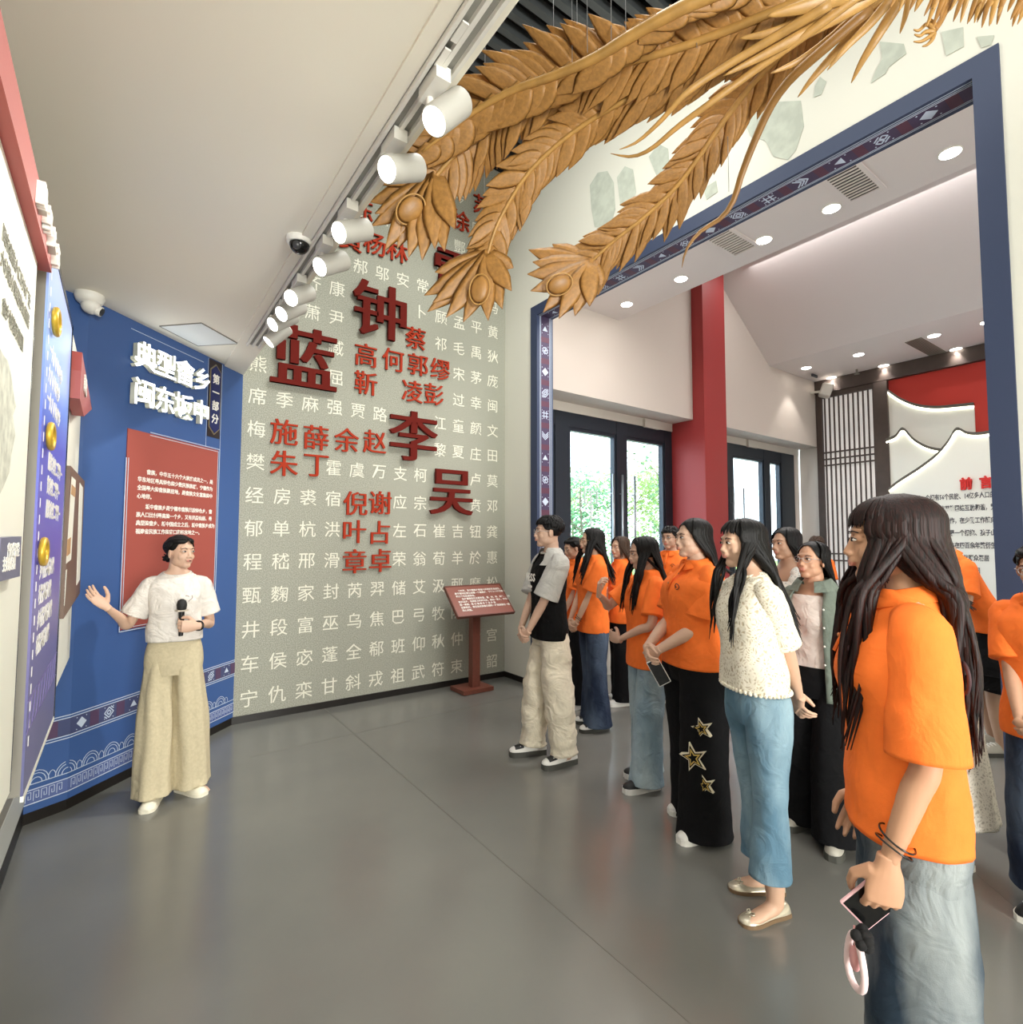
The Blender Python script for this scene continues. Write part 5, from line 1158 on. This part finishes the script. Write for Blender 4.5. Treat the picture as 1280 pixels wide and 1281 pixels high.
            if kd in ('sneaker', 'chunky'):
                g = MB()
                for yy, zz in ((.01, .066), (.03, .060), (.05, .054), (.07, .048)): g.tube([T @ Vector(p) for p in ((-.026, yy, st+zz-.012), (0, yy, st+zz-.006), (.026, yy, st+zz-.012))], .003, 6)
                out(g, 'laces', shoes.get('lace', M_wht), sh_)
                if 'panel' in shoes:
                    g = MB(); rows = [[T @ Vector((a*1.03*math.cos(t_), y, st+h*1.03*math.sin(t_)+.001)) for t_ in [PI*.12+PI*.76*i/12 for i in range(13)]] for y, a, h in interp(pr_, 22)[2:9]]; g.grid(rows, False); out(g, 'heel_panel', shoes['panel'], sh_); g = MB()
                    rows = [[T @ Vector((a*1.03*math.cos(t_), y, st+h*1.03*math.sin(t_)+.001)) for t_ in [PI*.2+PI*.6*i/12 for i in range(13)]] for y, a, h in interp(pr_, 22)[13:18]]; g.grid(rows, False); out(g, 'toe_panel', shoes['panel'], sh_)
            if kd == 'flat':
                g = MB(); c = Vector((0, .075, st+.028))
                for s_ in (-1, 1): g.tube([T @ (c+Vector(p)) for p in ((0, 0, 0), (s_*.014, -.006, .006), (s_*.02, 0, .002), (s_*.012, .008, 0), (0, 0, 0))], .003, 6); g.tube([T @ (c+Vector(p)) for p in ((0, 0, 0), (s_*.012, .018, -.004))], .002, 6)
                out(g, 'bow', shoes['m'], sh_)
    # ---- hair
    if hair: do_hair(hair, HM, B, root, k, out)
    if watch:
        for sd, mm_, rr_, kk in watch:
            S0, E_, Wr, d_, pn = arms[sd]; c = Wr-(Wr-E_).normalized()*(.06 if kk == 'cord' else .02); n_ = (Wr-E_).normalized(); a = n_.orthogonal().normalized(); b = n_.cross(a); g = MB()
            tl = .25 if kk == 'cord' else 0
            for q_ in ((0, .02) if kk == 'cord' else (0,)):
                P_ = [c+n_*q_+a*math.cos(t_)*rr_+b*math.sin(t_)*rr_+n_*tl*rr_*math.cos(t_+q_*60) for t_ in [2*PI*i/24 for i in range(24)]]; g.tube(P_, (.0022 if kk == 'cord' else .006), 6, closed=True, up=n_)
            if kk == 'watch': g.ell(c+a*rr_, .014, 10, 6)
            out(g, 'watch' if kk == 'watch' else 'bracelet', mm_)
    root['k'] = k; del root['k']
    return root, arms, B, HM

def do_hair(h, HM, B, root, k, out):
    rr = random.Random(h.get('seed', 1)); m_ = h['m']; R0 = Vector((.0835, .106, .094)); C0 = Vector((0, -.020, .032)); g = MB()
    # scalp cap, open over the face
    rows = []; nu, nv = 40, 22; hl = h.get('hairline', .052)
    fz = h.get('low', -.05)
    for j in range(nv):
        el = PI/2-(PI*.80)*j/(nv-1); row = []
        for i in range(nu):
            a = 2*PI*i/nu; front = math.sin(a)
            lim = -1.0
            if front > -.05:      # stop at the hairline in front, at the temples by the ears
                zf = hl+(-.02-hl)*max(0, min(1, (.93-front)/.40)); lim = math.asin(max(-1, min(1, zf/R0.z)))
            else: lim = -.75 if h.get('short') else -1.0
            e = max(el, lim); p = Vector((R0.x*math.cos(e)*math.cos(a), R0.y*math.cos(e)*math.sin(a), R0.z*math.sin(e)))*(1.0+.02*fnoise((math.cos(a)*2, math.sin(a)*2, e*2), (2, 2, 2)))
            if front < -.1 and e < 0: p.y *= 1-.15*abs(e)
            row.append(HM @ (C0+p))
        rows.append(row)
    g.grid(rows, True)
    def lock(P_, r, n=6, k_=4, tw=None):
        P2 = catmull(P_, k_); L_ = len(P2); g.tube([HM @ p for p in P2[:1]]+[HM @ p for p in P2[1:]], [(max(.0012, r*(.5+.5*min(1, i/3))*(1-(max(0, i/(L_-1)-.72)/.28)**1.5*.9)), max(.0008, .45*r*(.5+.5*min(1, i/3))*(1-(max(0, i/(L_-1)-.72)/.28)**1.5*.9))) for i in range(L_)], n, up=HM.to_3x3() @ Vector(tw or (0, 1, .1)))
    def surf(a, e, f=1.03): return C0+Vector((R0.x*math.cos(e)*math.cos(a)*f, R0.y*math.cos(e)*math.sin(a)*f, R0.z*math.sin(e)*f))
    def wlock(P_, r, tw):      # like lock, but the fall ends hang in body space
        P2 = catmull(P_, 4); L_ = len(P2)
        g.tube(P2, [(max(.0012, r*(.6+.4*min(1, i/4))*(1-(max(0, i/(L_-1)-.7)/.3)**1.5*.92)), max(.0008, .42*r*(.6+.4*min(1, i/4))*(1-(max(0, i/(L_-1)-.7)/.3)**1.5*.92))) for i in range(L_)], 6, up=tw)
    if h['kind'] == 'short':
        for i in range(int(h.get('n', 110)*1.8)):
            a = rr.uniform(0, 2*PI); e0 = rr.uniform(.35, 1.5); fr = math.sin(a); 
            e1 = e0-rr.uniform(.5, .9); mn = (.45 if fr > .5 else -.05 if fr > -.3 else -.75)
            if h.get('fringe') and fr > .35: mn = .22
            e1 = max(e1, mn)
            if e1 > e0-.1: continue
            f = rr.uniform(1.04, 1.10); lock([surf(a, e0, 1.0), surf(a+.08, (e0+e1)/2, f), surf(a+.14*rr.uniform(-1, 1), e1, f-.015)], rr.uniform(.006, .012), tw=surf(a, e0)-C0)
    else:
        L0 = h.get('len', .42); n = int(h.get('n', 90)*2.1); part = h.get('part', .0)
        for i in range(n):
            a = rr.uniform(-.26, PI+.26) if False else 2*PI*(i+rr.random())/n; fr = math.sin(a); sx = 1 if math.cos(a) > 0 else -1
            if fr > h.get('faceopen', .62): continue
            P_ = [HM @ surf(a, 1.35, 1.0), HM @ surf(a, .8, 1.05), HM @ surf(a, .3, 1.07), HM @ surf(a, -.25, 1.07)]
            ln = L0*rr.uniform(.80, 1.06)
            side = 'L' if sx < 0 else 'R'; fw_ = h.get('front'+side, 0)
            q_ = P_[-1]
            if h['kind'] == 'bun':
                t_ = HM @ Vector((0, -.125, -.035)); P_ = [HM @ surf(a, .9, 1.01), HM @ surf(a, .3, 1.03), HM @ surf(a-.3*sx*(0 if fr < 0 else 1), -.1, 1.02), t_]
                if fr > .3: P_ = [HM @ surf(a, .75, 1.01), HM @ surf(a-.3*sx, .45, 1.035), HM @ surf(-PI/2+sx*1.1, .05, 1.03), t_]
                wlock(P_, .013, HM.to_3x3() @ (surf(a, .3)-C0)); continue
            if fr > -.15 and fw_ and rr.random() < fw_:
                e = Vector((sx*rr.uniform(.055, .115), rr.uniform(.125, .150)+h.get('fy', 0), HM.translation.z+.09-ln)); md = Vector((sx*rr.uniform(.075, .11), rr.uniform(.070, .105), 1.40))
            else:
                sp = h.get('spread', 1.0); e = Vector((math.cos(a)*.11*sp+rr.uniform(-.02, .02), -.135-.035*abs(fr)*sp+rr.uniform(-.02, .015)+h.get('by', 0), HM.translation.z+.09-ln)); md = Vector((math.cos(a)*.09, -.085-.03*abs(min(fr, 0)), 1.40))
            wv = h.get('wave', .006)
            P_ += [md.lerp(q_, .35)+Vector((rr.uniform(-wv, wv), rr.uniform(-wv, wv), 0)), md+Vector((rr.uniform(-wv, wv), rr.uniform(-wv, wv), 0))]
            if e.z < 1.36: P_ += [md.lerp(e, .5)+Vector((rr.uniform(-wv, wv)*2, rr.uniform(-wv, wv)*2, 0)), e]
            else: P_[-1] = Vector((P_[-1].x, P_[-1].y, e.z))
            wlock(P_, rr.uniform(.006, .012), Vector((math.cos(a), math.sin(a), .2)))
        if h['kind'] == 'bun':
            c = Vector((0, -.130, -.042)); 
            b = MB(); b.ell(c, (.032, .030, .032), 14, 10); b.V = [HM @ v for v in b.V]; g.add(b)
            for i in range(8): a = 2*PI*i/8; wlock([HM @ (c+Vector((0, .02, 0))), HM @ (c+Vector((.03*math.cos(a), -.01, .03*math.sin(a)))), HM @ (c+Vector((.02*math.cos(a+.6), -.03, .02*math.sin(a+.6))))], .010, Vector((0, 0, 1)))
        if h.get('bangs'):
            for i in range(h.get('nb', 22)*2):
                a = PI/2+rr.uniform(-1.05, 1.05); lock([surf(a*.3+PI/2*.7, 1.25, 1.0), surf(a, .85, 1.06), surf(a, .45, 1.09), surf(a, h['bangs']+rr.uniform(-.08, .1), 1.08)], .007, tw=surf(a, .5)-C0)
        if h.get('cheek'):
            for sx in (-1, 1):
                for i in range(14):
                    a = PI/2+sx*rr.uniform(.78, 1.15); e_ = rr.uniform(-.10, -.16)
                    lock([surf(PI/2, 1.3, 1.0), surf(PI/2+sx*.5, .9, 1.05), surf(a, .4, 1.08), surf(a, -.2, 1.05), C0+Vector((math.cos(a)*.082, math.sin(a)*.085, e_))], .006, tw=surf(a, .5)-C0)
    g.V = [Vector(v) for v in g.V]; g2 = g
    g2.V = [B(v) for v in g2.V]; g2.build('hair', m_, root, True)
# ---------------------------------------------------------------- the cast
ORG = fabric('orange_polo_cotton', (250, 122, 50), .8, var=.03, bump=.3, bs=500, coarse=.35, cs=7)
BLKF = fabric('black_trouser_cloth', (16, 16, 18), .9, coarse=.4); WHT = fabric('white_tee_cotton', (222, 216, 208), .85, coarse=.8)
LINEN = fabric('beige_linen', (196, 184, 154), .9, var=.05, vs=60, bump=.4, bs=260, coarse=.35, cs=6); CREAM = fabric('cream_nylon', (222, 212, 190), .7, coarse=.9, cs=8)
GREYM = fabric('grey_marl', (184, 182, 176), .9); BLKT = fabric('black_tee', (12, 12, 13), .9)
DKD = denim('dark_blue_denim', (30, 40, 60), (86, 100, 120)); LTD = denim('light_blue_denim', (128, 150, 162), (176, 192, 198)); MDD = denim('mid_blue_denim', (90, 122, 142), (150, 176, 188)); WSH = denim('washed_grey_blue_denim', (40, 54, 68), (146, 152, 152), 3.0)
LACE = lace('cream_lace', (244, 238, 220), (196, 182, 152)); SAGE = fabric('sage_grey_shirt', (112, 122, 112), .85); TANK = fabric('pale_tank', (216, 204, 196), .85); FLOR = lace('white_floral_cotton', (232, 228, 220), (186, 190, 186)); WDRS = lace('white_dress_lace', (214, 206, 194), (170, 162, 150))
SH_CRM = mat('cream_shoe_leather', (232, 226, 206), .5); SH_WHT = mat('white_shoe', (226, 224, 218), .5); SH_BLK = mat('black_shoe', (20, 20, 22), .5); SH_SIL = mat('silver_leather', (196, 188, 168), .3, .5); SH_GRY = mat('grey_mesh_shoe', (176, 172, 160), .6); SH_SOLE = mat('dark_sole', (72, 72, 66), .7); M_tans = mat('tan_sole', (120, 96, 70), .6)
clasp = lambda z=.86, y=.20, x=0: (dict(w=(x-.055, y, z+.02), h=(-.45, -1, -.3), d=(.75, .35, -.55), p=(.3, -1, .2), c=.6, t=(0, .2, 1)), dict(w=(x+.05, y+.015, z+.01), h=(.45, -1, -.3), d=(-.8, .30, -.5), p=(-.3, -1, .1), c=.6, t=(0, .2, 1)))
POLO = lambda **k: dict(dict(m=ORG, polo=1, sleeve=.80, sr=.076, sr1=.090, loose=1.06, hem=.80), **k)

# presenter
_, armsP, BP_, _h = person('woman presenter in white t-shirt and wide beige trousers, one arm raised, speaking', (.29, 3.93), 262, 1.585, (208, 171, 147), hy=38, hp=0, mouth=1,
    armR=dict(w=(.335, .17, 1.225), h=(.25, -.3, -1), d=(.42, .05, .42), p=(-.45, .55, .55), c=.20, s=1.0, t=(-.2, .1, 1)),
    armL=dict(w=(-.13, .185, 1.085), h=(-.30, -.7, -.7), d=(.95, .22, .06), p=(.15, -.95, .0), c=1.0, t=(0, 0, 1)),
    shirt=dict(m=WHT, crew=1, sleeve=.74, sr=.078, sr1=.096, loose=.98, hem=.985, neck=.074, heart=1), pants=dict(m=LINEN, top=1.03, hip=.175, knee=.100, ankle=.108, hem=.055, amp=.007, fold=(12, 12, 2), pleat=.085), shoes=dict(kind='slip', m=SH_CRM, sole=SH_CRM),
    feet=((-.115, -.01, 40), (.085, .06, -10)), hair=dict(kind='bun', m=M_hair, n=60, hairline=.066, faceopen=1.1), watch=[(-1, M_blk, .027, 'watch')], vox=.0042)
def held(name, label, cat, root, loc_local, build_fn, k):
    t = thing(name, label, cat, root.matrix_world @ Vector((0, 0, 0)) if False else (0, 0, 0)); Mr = Matrix.Translation(root.location) @ Matrix.Rotation(root.rotation_euler.z, 4, 'Z'); t.matrix_world = Mr @ Matrix.Translation(loc_local*k); build_fn(t, k); return t
def mic(t, k):
    g = MB(); g.tube([(0, 0, -.11), (0, 0, .04)], [.0125, .0165], 16, up=(0, 1, 0)); g.build('handle', M_blk, t, True, angle=40)
    g = MB(); g.tube([(0, 0, .038), (0, 0, .05), (0, 0, .075), (0, 0, .098), (0, 0, .108)], [.017, .025, .028, .022, .008], 18, up=(0, 1, 0)); g.build('grille', mat('black_grille', (22, 22, 22), .6, bump=.5, bscale=400), t, True)
    g = MB(); g.tube([(0, 0, .036), (0, 0, .044)], [.036, .036], 6, up=(0, 1, 0)); g.build('collar_ring', mat('clear_ring', (190, 178, 160), .3), t)
W_ = armsP[-1][2]; D_ = armsP[-1][3]; held('microphone', 'black wireless microphone held upright by the presenter', 'microphone', _, W_+D_*.085+Vector((-.0, -.028+.0, .05))+armsP[-1][4]*.03, mic, 1.585/1.65)

# young man at the front of the group
aL, aR = clasp(.83, .19)
person('young man in black shirt with grey sleeves and cream trousers, hands clasped', (2.53, 3.02), 163, 1.735, (199, 163, 140), male=True, hy=-8, armL=aL, armR=aR, glasses='silver', armw=.95,
    shirt=dict(m=BLKT, m_sleeve=GREYM, m_collar=GREYM, raglan=1, crew=1, sleeve=.92, sr=.088, sr1=.105, loose=1.06, hem=.82, neck=.07, text=[('NESS', .075, 0, .146, 1.23, .12, M_wht), ('STUDIO', .022, 0, .146, 1.17, .1, M_wht)]),
    pants=dict(m=CREAM, hip=.17, knee=.105, ankle=.088, hem=.075, amp=.016, fold=(8, 8, 13)), shoes=dict(kind='chunky', m=SH_WHT, sole=SH_SOLE, panel=SH_BLK), feet=((-.12, -.03, 10), (.12, .10, -5)), hair=dict(kind='short', m=M_hair, n=170, seed=4, fringe=1, short=1, hairline=.06))
# woman with glasses behind him
aL, aR = clasp(.80, .19)
person('woman with glasses in orange polo and flared dark blue jeans, hands clasped', (3.27, 3.33), 158, 1.665, (201, 162, 136), hy=-6, armL=aL, armR=aR, glasses='gold', shirt=POLO(hem=.79), pants=dict(m=DKD, hip=.165, knee=.078, ankle=.112, hem=.04),
    shoes=dict(kind='sneaker', m=SH_WHT, sole=SH_SOLE, panel=SH_BLK), hair=dict(kind='long', m=M_hair, len=.44, frontL=.7, frontR=.7, cheek=1, seed=5), watch=[(-1, M_hair, .030, 'cord')])
aL, aR = clasp(.82, .19)
person('woman in orange whose face shows just behind the young man in black shirt', (3.55, 3.85), 165, 1.60, (196, 158, 133), hp=-12, armL=aL, armR=aR, shirt=POLO(), pants=dict(m=BLKF), shoes=dict(kind='sneaker', m=SH_WHT), hair=dict(kind='bun', m=M_hair, n=50, hairline=.06, faceopen=1.1, seed=6), vox=.006)
person('woman in orange and black trousers half hidden behind the flared jeans', (3.97, 3.66), 150, 1.60, (198, 160, 135), hy=25, armL=aL, armR=aR, shirt=POLO(), pants=dict(m=BLKF, hip=.165, knee=.095, ankle=.11), shoes=dict(kind='sneaker', m=SH_WHT), hair=dict(kind='long', m=M_hair3, len=.30, cheek=1, seed=7), vox=.006)
# woman with hand near her chin
r6, a6, B6, _h = person('woman in orange and pale blue jeans, one hand raised near her chin', (2.80, 2.36), 156, 1.585, (196, 158, 135), hp=-8, hy=-4, armL=dict(w=(-.06, .22, .97), h=(-1, -.5, -.4), d=(.9, .3, .1), p=(0, -1, 0), c=.5, t=(0, 0, 1)), armR=dict(w=(.02, .33, 1.26), h=(.8, .2, -1), d=(-.3, .1, 1), p=(-.5, -.8, .2), c=.7, t=(0, -1, 0)),
    shirt=POLO(hem=.78), pants=dict(m=LTD, hip=.165, knee=.095, ankle=.105, hem=.045), shoes=dict(kind='chunky', m=SH_BLK, sole=SH_WHT), feet=((-.09, .08, 8), (.09, -.02, -8)), hair=dict(kind='long', m=M_hair, len=.48, frontL=.85, frontR=.6, cheek=1, seed=8))
# man behind
person('person with short black hair and glasses, head before the red column', (4.35, 3.35), 190, 1.70, (192, 154, 131), male=True, glasses='black', shirt=POLO(), pants=dict(m=BLKF), shoes=dict(kind='sneaker', m=SH_BLK), hair=dict(kind='short', m=M_hair, n=110, seed=9, short=1, fringe=1), vox=.006)
# sturdy woman with star trousers
aL, aR = clasp(.93, .25)
r8, a8, B8, _h = person('sturdy woman in orange polo and wide black trousers with star prints', (2.62, 1.86), 156, 1.68, (201, 165, 142), build=1.30, hy=0, armL=aL, armR=aR, shirt=POLO(hem=.86, loose=1.04, sr=.082, sr1=.098), armw=1.15,
    pants=dict(m=BLKF, hip=.165, knee=.120, ankle=.135, hem=.02, stars=[(-.03, .58, .055), (.01, .43, .075), (-.04, .31, .05)], thigh=.118), shoes=dict(kind='sneaker', m=SH_WHT), feet=((-.12, .06, 12), (.12, -.04, -8)), hair=dict(kind='long', m=M_hair, len=.27, cheek=0, seed=10, spread=1.2, faceopen=.45, hairline=.05))
# lace woman, hands behind her back
r9, a9, B9, _h = person('woman in cream lace top and cropped blue jeans, hands behind her back', (2.29, 1.30), 151, 1.65, (207, 168, 142), lean=.12, hy=0, armL=dict(w=(-.03, -.19, .86), h=(-1, -.4, -.3), d=(.7, -.1, -.8), p=(.2, -1, 0), c=.5, t=(0, 0, 1)), armR=dict(w=(.04, -.18, .88), h=(1, -.4, -.3), d=(-.7, -.1, -.8), p=(0, -1, 0), c=.5, t=(0, 0, 1)),
    shirt=dict(m=LACE, crew=1, sleeve=.88, sr=.074, sr1=.080, loose=1.04, hem=.92, scallop=1), pants=dict(m=MDD, hip=.166, hipd=.136, knee=.068, ankle=.082, hem=.17, top=1.03), shoes=dict(kind='flat', m=SH_SIL, sole=M_tans), feet=((-.085, .05, 12), (.085, -.02, -12)), hair=dict(kind='long', m=M_hair, len=.50, frontL=.45, frontR=.45, n=130, bangs=.20, nb=10, seed=11, cheek=0, faceopen=.5))
# off-shoulder woman
aL, aR = clasp(.86, .19)
person('woman in white off-shoulder top and dark skirt behind the lace top', (3.60, 1.84), 152, 1.645, (185, 145, 120), hy=12, armL=aL, armR=aR, shirt=dict(m=FLOR, sleeve=.5, sr=.080, sr1=.088, loose=1.0, hem=.93, cut=1.34), skirt=dict(m=BLKF, prof=[(.34, .25, .2, 0, 0), (.6, .22, .17, 0, 0), (.85, .185, .135, 0, 0), (1.0, .15, .11, 0, 0)]),
    shoes=dict(kind='sneaker', m=SH_GRY), hair=dict(kind='long', m=M_hair, len=.34, wave=.018, spread=1.2, seed=12, cheek=0), vox=.006)
person('person with short brown hair and glasses in orange, far back in the lobby', (6.9, 3.15), 175, 1.62, (194, 154, 131), glasses='silver', shirt=POLO(), pants=dict(m=BLKF), shoes=dict(kind='sneaker', m=SH_WHT), hair=dict(kind='short', m=M_hair3, n=110, seed=13, fringe=1), vox=.006)
# sage shirt woman
person('woman with glasses in open grey-green shirt over a pale top, black trousers', (3.06, 1.42), 182, 1.55, (196, 150, 122), hy=-10, hp=4, glasses='silver', armL=dict(w=(-.23, .05, .80), h=(-.6, -.8, 0), p=(1, .2, 0), c=.4), armR=dict(w=(.22, .05, .80), h=(.6, -.8, 0), p=(-1, .2, 0), c=.4),
    shirt=dict(m=TANK, sleeve=0, loose=.95, hem=.95, cut=1.36, waist=.1), coat=dict(m=SAGE, hem=.77), pants=dict(m=BLKF, knee=.115, ankle=.125, hem=.05), shoes=dict(kind='chunky', m=SH_GRY, sole=SH_SOLE), feet=((-.12, .10, 15), (.11, -.02, -10)), hair=dict(kind='long', m=M_hair, len=.30, seed=14, cheek=0, faceopen=.35, hairline=.062))
# foreground woman
r13, a13, B13, _h = person('nearest woman in orange polo and washed jeans with long dark red-brown hair', (1.575, .53), 120, 1.665, (190, 144, 114), hy=-2, hp=-2, armL=dict(w=(-.175, .070, .838), h=(-.15, -1, 0), d=(-.02, .12, -1), p=(1, .15, 0), c=.75, t=(0, 1, 0)), armR=dict(w=(.2, .04, .85), h=(.4, -1, 0), p=(-1, .2, 0), c=.4),
    shirt=POLO(hem=.86, loose=1.08, sr=.080, sr1=.090, sleeve=.98, amp=.013), pants=dict(m=WSH, hip=.178, hipd=.135, knee=.105, ankle=.12, hem=.04, amp=.008), shoes=dict(kind='sneaker', m=SH_WHT), hair=dict(kind='long', m=M_hair2, len=.58, n=170, frontL=.45, frontR=.6, fy=-.01, by=.035, spread=.7, bangs=.12, nb=30, seed=15, cheek=1, wave=.012), watch=[(-1, M_blk, .036, 'cord')], vox=.0036)
g = MB(); Cx = Vector((-.095, -.086, 1.235))
P_ = [Cx+Vector((.024*math.cos(a), -.012+.004*math.cos(a), .034*math.sin(a))) for a in [2*PI*i/20 for i in range(17)]]; g.tube([B13(p) for p in P_], .0045, 6); g.tube([B13(Cx+Vector(p)) for p in ((-.01, -.018, -.02), (.0, -.018, .01), (.012, -.016, -.035))], .004, 6)
g.build('back_logo', mat('dark_logo', (60, 34, 40), .7), [c for c in r13.children if c.name.startswith('shirt')][0], True)
# bending man
person('man in orange polo and black shorts bending forward before the red sign wall', (5.3, 1.22), 130, 1.74, (194, 158, 133), male=True, bend=27, hp=-32, armL=dict(w=(-.10, .26, 1.30), h=(-.8, .2, -1), d=(.5, .1, .8), p=(.5, -.8, 0), c=.8, t=(0, 0, 1)), armR=dict(w=(.10, .26, 1.28), h=(.8, .2, -1), d=(-.5, .1, .8), p=(-.5, -.8, 0), c=.8, t=(0, 0, 1)),
    shirt=POLO(hem=.84, loose=1.04), pants=dict(m=BLKF, hip=.18, knee=.13, ankle=.135, hem=.56), shoes=dict(kind='sneaker', m=SH_GRY, sole=SH_SOLE), hair=dict(kind='short', m=M_hair, n=120, seed=16, short=1), vox=.006)
# woman at the right edge
aL, aR = clasp(.88, .20, .0)
person('woman with glasses in orange and dark jeans at the very right edge', (3.13, .51), 176, 1.55, (190, 146, 118), lean=.16, hp=-8, hy=0, armL=aL, armR=aR, glasses='silver', shirt=POLO(), pants=dict(m=DKD, knee=.10, ankle=.10, hem=.12), shoes=dict(kind='sneaker', m=SH_BLK), hair=dict(kind='bun', m=M_hair, n=50, hairline=.058, faceopen=1.1, seed=17))
# white dress behind the foreground woman
person('woman in long white lace dress mostly hidden behind the nearest woman', (3.29, .97), 150, 1.53, (185, 149, 126), shirt=dict(m=WDRS, crew=1, sleeve=.8, loose=1.0, hem=.92), skirt=dict(m=WDRS, prof=[(.28, .27, .22, 0, 0), (.6, .23, .18, 0, 0), (.85, .19, .14, 0, 0), (1.0, .15, .11, 0, 0)], amp=.016), shoes=dict(kind='sneaker', m=SH_GRY), hair=dict(kind='long', m=M_hair, len=.3, seed=18, cheek=0), vox=.006)

# held things
def box_thing(name, label, cat, c, dims, M3, m_, m2, scr):
    t = thing(name, label, cat, tuple(c)); g = MB(); g.box((0, 0, 0), dims, M3); o = g.build('body', m_, t); bv = o.modifiers.new('b', 'BEVEL'); bv.width = .004; bv.segments = 2
    if scr: g = MB(); g.box(M3 @ Vector((0, dims[1]/2+.0004, 0)), (dims[0]*.9, .001, dims[2]*.93), M3); g.build('screen', m2, t)
    return t
def pworld(root, v): return Matrix.Translation(root.location) @ Matrix.Rotation(root.rotation_euler.z, 4, 'Z') @ Vector(v)
M_pink = mat('pink_case', (238, 190, 196), .4); M_phw = mat('white_case', (232, 230, 226), .35)
k8 = 1.68/1.65; W8 = pworld(r8, B8((-.05, .245, .835)))
box_thing('smartphone', 'white phone held low by the sturdy woman in orange', 'phone', W8, (.070, .009, .145), (Matrix.Rotation(r8.rotation_euler.z+1.2, 3, 'Z') @ Matrix.Rotation(.5, 3, 'Y')), M_phw, M_blk, True)
S0, E_, Wr, d_, pn = a13[-1]
hc = Wr+d_*.085+pn*.028
W13 = pworld(r13, B13(hc))
box_thing('smartphone', 'pink phone in the hand of the nearest woman', 'phone', W13, (.074, .011, .150), (Matrix.Rotation(r13.rotation_euler.z+.1, 3, 'Z') @ Matrix.Rotation(.75, 3, 'X') @ Matrix.Rotation(1.57, 3, 'Z')), M_pink, M_blk, True)
ch_ = thing('phone_charm', 'pink and white looped plush phone charm with a black pompom', 'phone charm', pworld(r13, B13(hc+Vector((-.015, .05, -.07)))))
g = MB(); P_ = [Vector((.028*math.sin(a)*(1-.35*math.cos(a)), 0, -.075+.058*math.cos(a))) for a in [2*PI*i/28 for i in range(28)]]; Rz = Matrix.Rotation(.95, 3, 'Z'); g.tube([Rz @ p for p in P_], .0075, 10, closed=True, up=(0, 1, 0)); g.build('loop', mat('pale_pink_strap', (240, 214, 214), .6), ch_, True)
g = MB(); g.ell((0, 0, -.070), (.013, .012, .028), 14, 10); g.tube([(0, 0, -.045), (0, 0, 0)], .003, 6); g.build('plush', mat('dusty_pink_plush', (214, 156, 156), .9), ch_, True)
g = MB(); rr = random.Random(2)
for i in range(14): g.ell((rr.uniform(-.018, .018), rr.uniform(-.014, .014)+.0, rr.uniform(-.016, .014)), .012, 8, 6)
o = g.build('pompom', mat('black_fluff', (14, 13, 14), .95), ch_, True); o.location = Rz @ Vector((-.032, 0, -.004))
